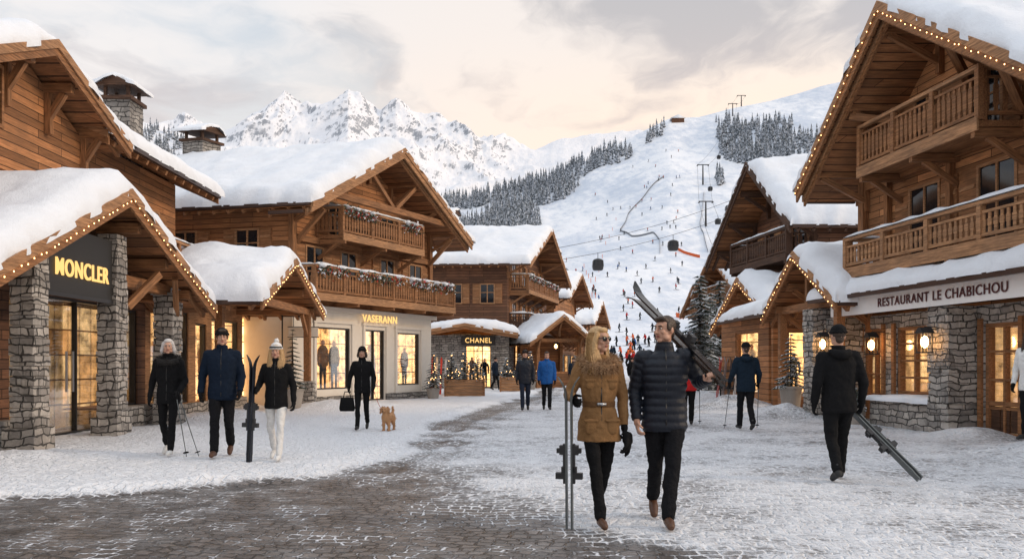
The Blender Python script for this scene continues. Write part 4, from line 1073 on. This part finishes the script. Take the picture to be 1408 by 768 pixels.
def mk(*ds):
    o={}
    for d in ds:o.update(d)
    return o
person('woman_in_fur_hood_parka',.78,7.2,R(6),1.76,mk(crossA,dict(elL=(-.27,.03,1.18),wrL=(-.262,-.17,1.145),elR=(.235,.05,1.15),wrR=(.235,-.02,.90))),top='tan',legs='black',boots='leather',hair='blonde',hairstyle='long',gloves='black',coat='parka',female=True,head_yaw=R(38),near=True,shades=True,collar='furtan',curl=(1.1,1.0),hf=((.0,-1,-.25),None),hn=((1,.1,0),None))
skis('skis',(.50,6.95,.02),(.49,6.92,1.34),(.97,-.2,0),.042,'skigrey')
mb=MB(); hand(mb,(1.02,7.13,.80),(1.02,7.13,1.0),1,.6,g=1.3); hand(mb,(1.045,7.16,.79),(1.045,7.16,1.0),1,.3,g=1.3); o=mb.obj('pair_of_gloves',M['black'],None,True); remesh(o,.006,1)
person('man_in_navy_puffer_jacket',1.38,7.25,R(-4),1.86,mk(cross,dict(elL=(-.255,.05,1.15),wrL=(-.245,-.08,.90),elR=(.31,.04,1.22),wrR=(.345,-.22,1.26),shR=(.19,0,1.45))),top='navy',legs='charcoal',boots='leather',hair='brown',hairstyle='short',gloves='skin',head_yaw=R(-48),puff=.018,near=True,curl=(.6,1.2),hf=(None,(.1,-1,.1)),hn=(None,(-.3,0,1)))
skis('skis',(1.80,6.83,1.29),(1.20,8.1,2.20),(.35,-.3,.9),.055,'blackgloss',.035)
person('woman_with_ski_poles',-5.28,12.3,R(8),1.78,mk(walkB,dict(elR=(.24,.02,1.15),wrR=(.20,-.18,.98),elL=(-.25,.05,1.15),wrL=(-.27,-.02,.90))),top='black',legs='black',boots='whitecloth',hair='grey',hairstyle='bob',female=True,collar='furblk',curl=(.6,1.2),head_yaw=R(10))
poles('ski_poles',[((-5.02,12.05,.98),(-4.68,11.95,.08)),((-5.04,12.0,1.0),(-4.76,11.7,.1))])
person('man_in_navy_ski_jacket',-4.4,12.15,R(12),1.92,mk(walkA,dict(elL=(-.27,.05,1.15),wrL=(-.28,-.06,.90),elR=(.26,.02,1.15),wrR=(.25,-.1,.92))),top='navy2',legs='charcoal',boots='leather',hat='black',hood=True,curl=(.7,.7),head_yaw=R(10))
person('woman_in_white_ski_trousers',-3.46,11.75,R(4),1.70,mk(walkB,dict(elL=(-.26,.02,1.18),wrL=(-.27,-.16,1.08),elR=(.25,.05,1.15),wrR=(.27,-.03,.90))),top='black',legs='whitecloth',boots='whitecloth',hair='blonde',hairstyle='long',hat='white',pom=True,female=True,curl=(1.2,.6),hf=((0,-1,-.1),None))
skis('skis',(-3.78,11.5,.03),(-3.72,11.5,1.58),(1,-.1,0),.045,'navy')
person('woman_walking_dog',-3.2,17.1,R(4),1.76,mk(walkA,dict(elL=(-.27,.02,1.15),wrL=(-.28,-.08,.92),elR=(.25,.02,1.15),wrR=(.26,-.12,.95))),top='black',legs='black',boots='sole',hair='brown',hairstyle='bob',hat='black',female=True,coat='jacket',curl=(1.2,1.0))
m=MB(); x0,y0=-3.5,16.98
loft(m,[(.45,x0,y0,.15,.07),(.5,x0,y0,.17,.08),(.72,x0,y0,.14,.06),(.74,x0,y0,.13,.05)],20); chain(m,[(x0-.08,y0,.73),(x0-.05,y0,.86),(x0+.05,y0,.86),(x0+.08,y0,.73)],[.01]*4,6); m.obj('handbag',M['black'],None,True)
person('man_in_dark_jacket',.40,24.5,R(0),1.84,mk(walkA),top='navy',legs='denim',boots='sole',hat='black',curl=(.6,.6))
person('man_in_blue_jacket',1.08,24.8,R(0),1.80,mk(walkB),top='blue',legs='charcoal',boots='sole',hair='brown',curl=(.6,.6),hood=True)
person('man_carrying_skis',3.98,9.75,R(176),1.88,mk(walkA,dict(elL=(-.27,.04,1.15),wrL=(-.28,-.06,.90),elR=(.26,.05,1.15),wrR=(.27,-.02,.90))),top='black',legs='black',boots='sole',hat='black',hood=True,curl=(1.1,.6))
skis('skis',(4.72,9.25,.12),(4.08,10.15,1.1),(1,.3,.3),.045,'skigrey')
person('man_in_slate_jacket',5.0,17.1,R(178),1.86,mk(walkB,dict(elR=(.27,0,1.17),wrR=(.3,-.15,1.0),elL=(-.27,0,1.17),wrL=(-.3,-.15,1.0))),top='teal',legs='charcoal',boots='sole',hat='black',hood=True,curl=(1.1,1.1))
poles('ski_poles',[((5.32,17.25,1.0),(5.36,17.5,.06)),((4.7,17.25,1.0),(4.62,17.4,.06))])
person('skier_in_red_jacket',4.05,18.4,R(170),1.80,mk(walkA,dict(elR=(.27,0,1.17),wrR=(.3,-.15,1.0))),top='red',legs='black',boots='sole',hat='black',curl=(1.1,1.1))
poles('ski_poles',[((3.75,18.6,1.0),(3.7,18.7,.05)),((4.36,18.6,1.0),(4.4,18.75,.05))])
person('woman_in_white_coat',7.98,12.3,R(-60),1.7,mk(stand),top='whitecloth',legs='black',boots='sole',hair='brown',hairstyle='long',female=True,coat='jacket')
person('pedestrian',6.6,44,R(10),1.75,mk(walkA),top='black',legs='charcoal',boots='sole',hat='black')
person('pedestrian',6.4,31,R(180),1.75,mk(walkB),top='navy2',legs='charcoal',boots='sole',hat='black')
person('pedestrian',-.9,43,R(60),1.75,mk(walkB),top='navy2',legs='charcoal',boots='sole',hat='black')
person('pedestrian',3.3,43,R(-20),1.75,mk(walkA),top='teal',legs='charcoal',boots='sole',hat='black')
person('pedestrian',4.6,40,R(180),1.75,mk(walkB),top='black',legs='denim',boots='sole',hat='black')
def dog(x,y):
    e=empty('small_dog'); z=gz(x,y); m=MB(); Mx=Matrix.Translation((x,y,z))@Matrix.Rotation(R(-12),4,'Z')
    chain(m,[(0,.20,.29),(0,.05,.28),(0,-.10,.29)],[.085,.088,.105],14)
    chain(m,[(0,-.12,.33),(0,-.17,.42)],[.075,.06],12); ell(m,(0,-.19,.455),(.068,.07,.062),14); chain(m,[(0,-.23,.44),(0,-.285,.425)],[.036,.026],10)
    for sx in (-1,1):
        chain(m,[(sx*.055,-.09,.25),(sx*.058,-.10,.14),(sx*.058,-.09,.03)],[.045,.032,.026],10); ell(m,(sx*.058,-.105,.022),(.028,.038,.02),10)
        chain(m,[(sx*.055,.18,.26),(sx*.065,.13,.18),(sx*.06,.21,.10),(sx*.06,.19,.03)],[.055,.042,.027,.024],10); ell(m,(sx*.06,.175,.022),(.027,.036,.02),10)
        chain(m,[(sx*.055,-.17,.50),(sx*.085,-.175,.46),(sx*.09,-.18,.40)],[.018,.026,.018],8)
    chain(m,[(0,.26,.33),(0,.31,.42),(0,.27,.48)],[.03,.028,.02],10)
    src=list(m.v)
    mm=MB(); nr=[]
    for p in src:
        d=Vector(p)-Vector((0,max(-.2,min(.2,p[1])),.28)); nr.append(d.normalized() if d.length>1e-4 else Vector((0,0,1)))
    tufts(mm,src,nr,4500,.03,.003,.6)
    m.v=[tuple(Mx@Vector(p)) for p in m.v]; o=m.obj('body',M['furdog'],e,True); remesh(o,.008,2)
    mm.v=[tuple(Mx@Vector(p)) for p in mm.v]; mm.obj('coat',M['furdog'],e,recalc=False)
    f=MB(); ell(f,(0,-.312,.43),(.016,.012,.012),8); 
    for sx in (-1,1): ell(f,(sx*.03,-.252,.472),(.01,.008,.01),8)
    f.v=[tuple(Mx@Vector(p)) for p in f.v]; f.obj('nose_and_eyes',M['blackgloss'],e,True)
    l=MB(); pts=[]
    a=Vector((x,y-.12,z+.38)); b_=Vector((-2.93,16.93,.90))
    for i in range(9): t=i/8; p=a.lerp(b_,t); p.z-=.12*math.sin(math.pi*t); pts.append(p)
    chain(l,pts,[.005]*9,6); l.obj('leash',M['red'],e)
dog(-2.62,16.9)

e=empty('ski_rack'); r_=MB()
chain(r_,[(-3.9,36,0),(-3.9,36,1.2),(-2.9,36.1,1.2),(-2.9,36.1,0)],[.03]*4,8); r_.obj('frame',M['iron'],e)
for i in range(5): skis('s',(-3.8+i*.2,35.6,.03),(-3.76+i*.2,35.95,1.75),(0,-1,0),.05,'skired' if i%2 else 'steel',parent=e)

# ------------------------------------------------------------ lift, gondolas
e=empty('gondola_lift')
def cable(p,q,sag=2,r=.05):
    m=MB(); P=[]
    for i in range(17):
        t=i/16; c=Vector(p).lerp(Vector(q),t); c.z-=sag*4*t*(1-t); P.append(c)
    chain(m,P,[r]*17,5,False); m.obj('cable',M['iron'],e); return P
def onc(P,t):
    f=t*16;i=min(15,int(f)); return P[i].lerp(P[i+1],f-i)
def gond(c,k=1.0):
    m=MB();g=MB()
    chain(m,[c,c+Vector((0,0,-1.1*k))],[.06,.06],6)
    z=c.z-2.3*k
    loft(m,[(z-1.1*k,c.x,c.y,.75*k,.6*k),(z-.95*k,c.x,c.y,1.0*k,.85*k),(z-.2*k,c.x,c.y,1.12*k,.95*k)],20,sq=4)
    loft(g,[(z-.2*k,c.x,c.y,1.08*k,.92*k),(z+.75*k,c.x,c.y,.98*k,.82*k)],20,sq=4)
    loft(m,[(z+.75*k,c.x,c.y,1.0*k,.86*k),(z+1.0*k,c.x,c.y,.85*k,.7*k),(z+1.2*k,c.x,c.y,.3*k,.3*k)],20,sq=4)
    for sx in (-1,1):
        for sy in (-1,1): chain(m,[(c.x+sx*1.0*k,c.y+sy*.85*k,z-.2*k),(c.x+sx*.92*k,c.y+sy*.78*k,z+.78*k)],[.06*k]*2,5)
    m.obj('cabin',M['iron'],e,True); g.obj('cabin_glazing',M['pane'],e,True)
P1=cable((-10,150,19),(62,205,42),3); P2=cable((-8,158,22),(68,212,49),3)
gond(onc(P1,.395),1.1); gond(onc(P1,.66),1.1); gond(onc(P2,.83),.9)
def pylon(x,y,h,w=3):
    z=hillz(x,y); m=MB(); chain(m,[(x,y,z-1),(x,y,z+h)],[.5,.3],8); chain(m,[(x-w,y,z+h),(x+w,y,z+h)],[.25,.25],6)
    for s in (-1,1): chain(m,[(x+s*w,y-.8,z+h-.4),(x+s*w,y+.8,z+h-.4)],[.3,.3],6)
    m.obj('pylon',M['iron'],e); return (x,y,z+h)
ps=[pylon(56,208,11),pylon(86,355,11),pylon(105,440,11),pylon(140,520,10),pylon(160,580,9),pylon(172,600,8)]
for a,b_ in zip(ps[:-1],ps[1:]):
    for s in (-3,3): cable((a[0]+s,a[1],a[2]),(b_[0]+s,b_[1],b_[2]),2,.06)
for (a,b_,t) in ((1,2,.5),(0,1,.7),(2,3,.4),(2,3,.8)):
    c=Vector(ps[a]).lerp(Vector(ps[b_]),t)+Vector((3,0,-1.5)); gond(c,1.0)
b=B('lift_station',(118,590),(1,0),(0,1)); z=hillz(118,590)
b.box('hall','wooddk',0,9,0,6,z-2,z+3.5); b.prism('roof','snow',[(-1,z+3.5),(10,z+3.5),(4.5,z+6)],-1,7); b.done()
def fence(name,pts,h,mat,th=.08):
    m=MB()
    for i in range(len(pts)-1):
        n=10
        for k in range(n):
            a=[pts[i][j]+(pts[i+1][j]-pts[i][j])*k/n for j in (0,1)]; c=[pts[i][j]+(pts[i+1][j]-pts[i][j])*(k+1)/n for j in (0,1)]
            za=hillz(*a);zb=hillz(*c)
            m.add([(a[0],a[1],za-.3),(c[0],c[1],zb-.3),(c[0],c[1]+th,zb-.3),(a[0],a[1]+th,za-.3),(a[0],a[1],za+h),(c[0],c[1],zb+h),(c[0],c[1]+th,zb+h),(a[0],a[1]+th,za+h)],BF)
    m.obj(name,M[mat])
def SP(b,y): return (b*y,y)
M['fence']=m_plain('weathered_fence',(.20,.21,.23),.8)
fence('safety_net',[SP(.195,315),SP(.215,300),SP(.235,290)],1.1,'orange')
fence('safety_net',[SP(.205,175),SP(.213,172)],1.0,'orange')
fence('snow_fence',[SP(.185,300),SP(.184,330),SP(.175,350),SP(.15,360),SP(.135,385),SP(.145,420),SP(.17,450),SP(.19,470)],.9,'fence')
fence('snow_fence',[SP(.04,350),SP(.06,330),SP(.075,290),SP(.07,250)],1.0,'fence')
fence('snow_fence',[SP(.24,420),SP(.235,360),SP(.245,300)],.9,'fence')
mk_=MB()
for (b0,y0,b1,y1) in ((.10,230,.13,420),(.11,200,.09,300)):
    for i in range(8):
        t=i/7; y=y0+(y1-y0)*t; x=(b0+(b1-b0)*t)*y; z=hillz(x,y); chain(mk_,[(x,y,z),(x,y,z+1.5)],[.08,.10],5)
mk_.obj('piste_markers',M['orange'])
cols=['red','black','blue','orange','teal','black','navy2','black']
crowd=empty('skier_crowd'); mbs={}
def G(k):
    if k not in mbs: mbs[k]=MB()
    return mbs[k]
def mini(x,y,z,col,ski_=True,a=None):
    a=random.random()*6.28 if a is None else a; d=Vector((math.cos(a),math.sin(a),0)); s=Vector((-d.y,d.x,0)); o=Vector((x,y,z))
    U=Vector((0,0,1)); j=G(col); l=G('charcoal')
    chain(j,[o+U*.9-d*.05,o+U*1.15,o+U*1.42+d*.08],[.16,.15,.19],7); ell(G('black'),o+U*1.66+d*.1,(.11,.11,.13),8); ell(G('skin'),o+U*1.62+d*.15,(.07,.07,.08),6)
    for sg in (-1,1):
        chain(j,[o+s*.2*sg+U*1.4+d*.06,o+s*.3*sg+U*1.15+d*.05,o+s*.28*sg+U*1.05+d*.3],[.08,.065,.05],6)
        chain(l,[o+s*.1*sg+U*.9,o+s*.13*sg+U*.5+d*.12,o+s*.14*sg+U*.08],[.11,.08,.07],6)
        if ski_:
            c=o+s*.14*sg+U*.03; q=[c-d*.75-s*.05,c+d*.85-s*.05,c+d*.85+s*.05,c-d*.75+s*.05]; l.add(q+[v+U*.04 for v in q],BF)
for _ in range(130):
    bb=random.uniform(.06,.25); y=random.uniform(105,540)
    if y>300 and bb>.22: continue
    if y>350: bb=random.uniform(.1,.21)
    x=bb*y; mini(x,y,hillz(x,y),random.choice(cols))
for _ in range(34):
    bb=random.gauss(.145,.03); y=random.uniform(88,135); x=bb*y; mini(x,y,max(hillz(x,y),0),random.choice(cols),random.random()<.5)
for _ in range(14):
    y=random.uniform(48,80); x=random.uniform(.105,.20)*y; mini(x,y,0,random.choice(cols),False)
for k,m in mbs.items(): m.obj('skiers_'+k,M[k],crowd,True)
e=empty('ski_rack'); r_=MB(); chain(r_,[(7.4,28.4,0),(7.4,28.4,1.2),(7.9,26.8,1.2),(7.9,26.8,0)],[.03]*4,8); r_.obj('frame',M['iron'],e)
for i in range(4): skis('s',(7.2+i*.1,28.2-i*.35,.03),(7.4+i*.1,28.3-i*.35,1.7),(-1,0,0),.05,['skired','steel','navy','whitecloth'][i],parent=e)

# ------------------------------------------------------------ sky, sun, camera
SUN=Vector((.74,-.10,.33)).normalized(); el=math.asin(SUN.z); az=math.atan2(SUN.x,SUN.y)
w=bpy.data.worlds.new('World'); scene.world=w; w.use_nodes=True; nt=w.node_tree; nt.nodes.clear()
out=nt.nodes.new('ShaderNodeOutputWorld')
sky=nd(nt,'ShaderNodeTexSky',sky_type='NISHITA',sun_disc=False,sun_elevation=el,sun_rotation=az)
tc=nd(nt,'ShaderNodeTexCoord').outputs['Generated']; s=sep(nt,tc)
zz=math_(nt,'ADD',math_(nt,'MAXIMUM',s[2],0.0),.10)
v=comb(nt,math_(nt,'DIVIDE',s[0],zz),math_(nt,'DIVIDE',s[1],zz),0.0)
wv=nd(nt,'ShaderNodeTexNoise',{'Vector':v,'Scale':1.6,'Detail':4.0}).outputs['Color']
v2=nd(nt,'ShaderNodeVectorMath',{0:v,1:nd(nt,'ShaderNodeVectorMath',{0:wv,1:(.6,.6,0)},operation='MULTIPLY').outputs[0]},operation='ADD').outputs[0]
n1=noi(nt,mapping(nt,v2,(.9,.75,1),(3.1,1.7,0)),1.7,9,.56); n2=noi(nt,mapping(nt,v2,(.6,.6,1),(7.3,2.2,0)),1.1,6,.5)
n3=noi(nt,mapping(nt,v2,(1.2,.9,1),(1.3,5.2,0)),4.5,6,.6)
hor=math_(nt,'SUBTRACT',1.0,smooth(nt,s[2],.24,.42))
nrm=nd(nt,'ShaderNodeVectorMath',{0:tc,1:(.12,.935,.333)},operation='DOT_PRODUCT').outputs['Value']
glow=smooth(nt,nrm,.90,.995)
right=smooth(nt,s[0],-.35,.35)
grey=mix(nt,hor,[5.5,5.7,6.2],[6.9,6.3,6.3])
litw=mix(nt,right,[9.6,9.0,8.7],[10.6,9.2,7.9])
lit=mix(nt,hor,[8.9,8.8,8.9],litw)
nc=math_(nt,'ADD',math_(nt,'ADD',n1,math_(nt,'MULTIPLY',hor,.05)),math_(nt,'MULTIPLY',glow,.05))
nc=math_(nt,'ADD',nc,math_(nt,'MULTIPLY',math_(nt,'SUBTRACT',n3,.5),.22))
cl=mix(nt,smooth(nt,nc,.42,.60),grey,lit)
fac=smooth(nt,math_(nt,'ADD',n2,math_(nt,'MULTIPLY',math_(nt,'SUBTRACT',n3,.5),.2)),.38,.52)
clear=mix(nt,hor,[6.6,7.5,8.4],[9.4,9.2,9.0])
base=mix(nt,.85,sky.outputs[0],clear)
col=mix(nt,fac,base,cl)
warm=mix(nt,math_(nt,'MULTIPLY',glow,.40),[1.0,1.0,1.0],[1.16,1.0,.86])
col=mix(nt,1.0,col,warm,'MULTIPLY')
zen=math_(nt,'ADD',1.0,math_(nt,'MULTIPLY',smooth(nt,s[2],.43,.85),.65))
st=math_(nt,'MULTIPLY',zen,.1)
bg=nd(nt,'ShaderNodeBackground',{0:col,1:st}); nt.links.new(bg.outputs[0],out.inputs[0])
L=bpy.data.lights.new('sun','SUN'); L.energy=1.5; L.angle=R(12); L.color=(1,.76,.52)
lo=bpy.data.objects.new('sun',L); scene.collection.objects.link(lo); lo.rotation_euler=SUN.to_track_quat('Z','Y').to_euler()
cam=bpy.data.cameras.new('camera'); co=bpy.data.objects.new('camera',cam); scene.collection.objects.link(co)
co.location=(0,0,1.45); co.rotation_euler=(R(90),0,0); cam.sensor_width=36; cam.lens=1100/1408*36; cam.shift_y=116/1408
cam.clip_end=9000; cam.clip_start=.1
scene.camera=co
scene.view_settings.view_transform='Standard'; scene.view_settings.look='None'; scene.view_settings.exposure=0
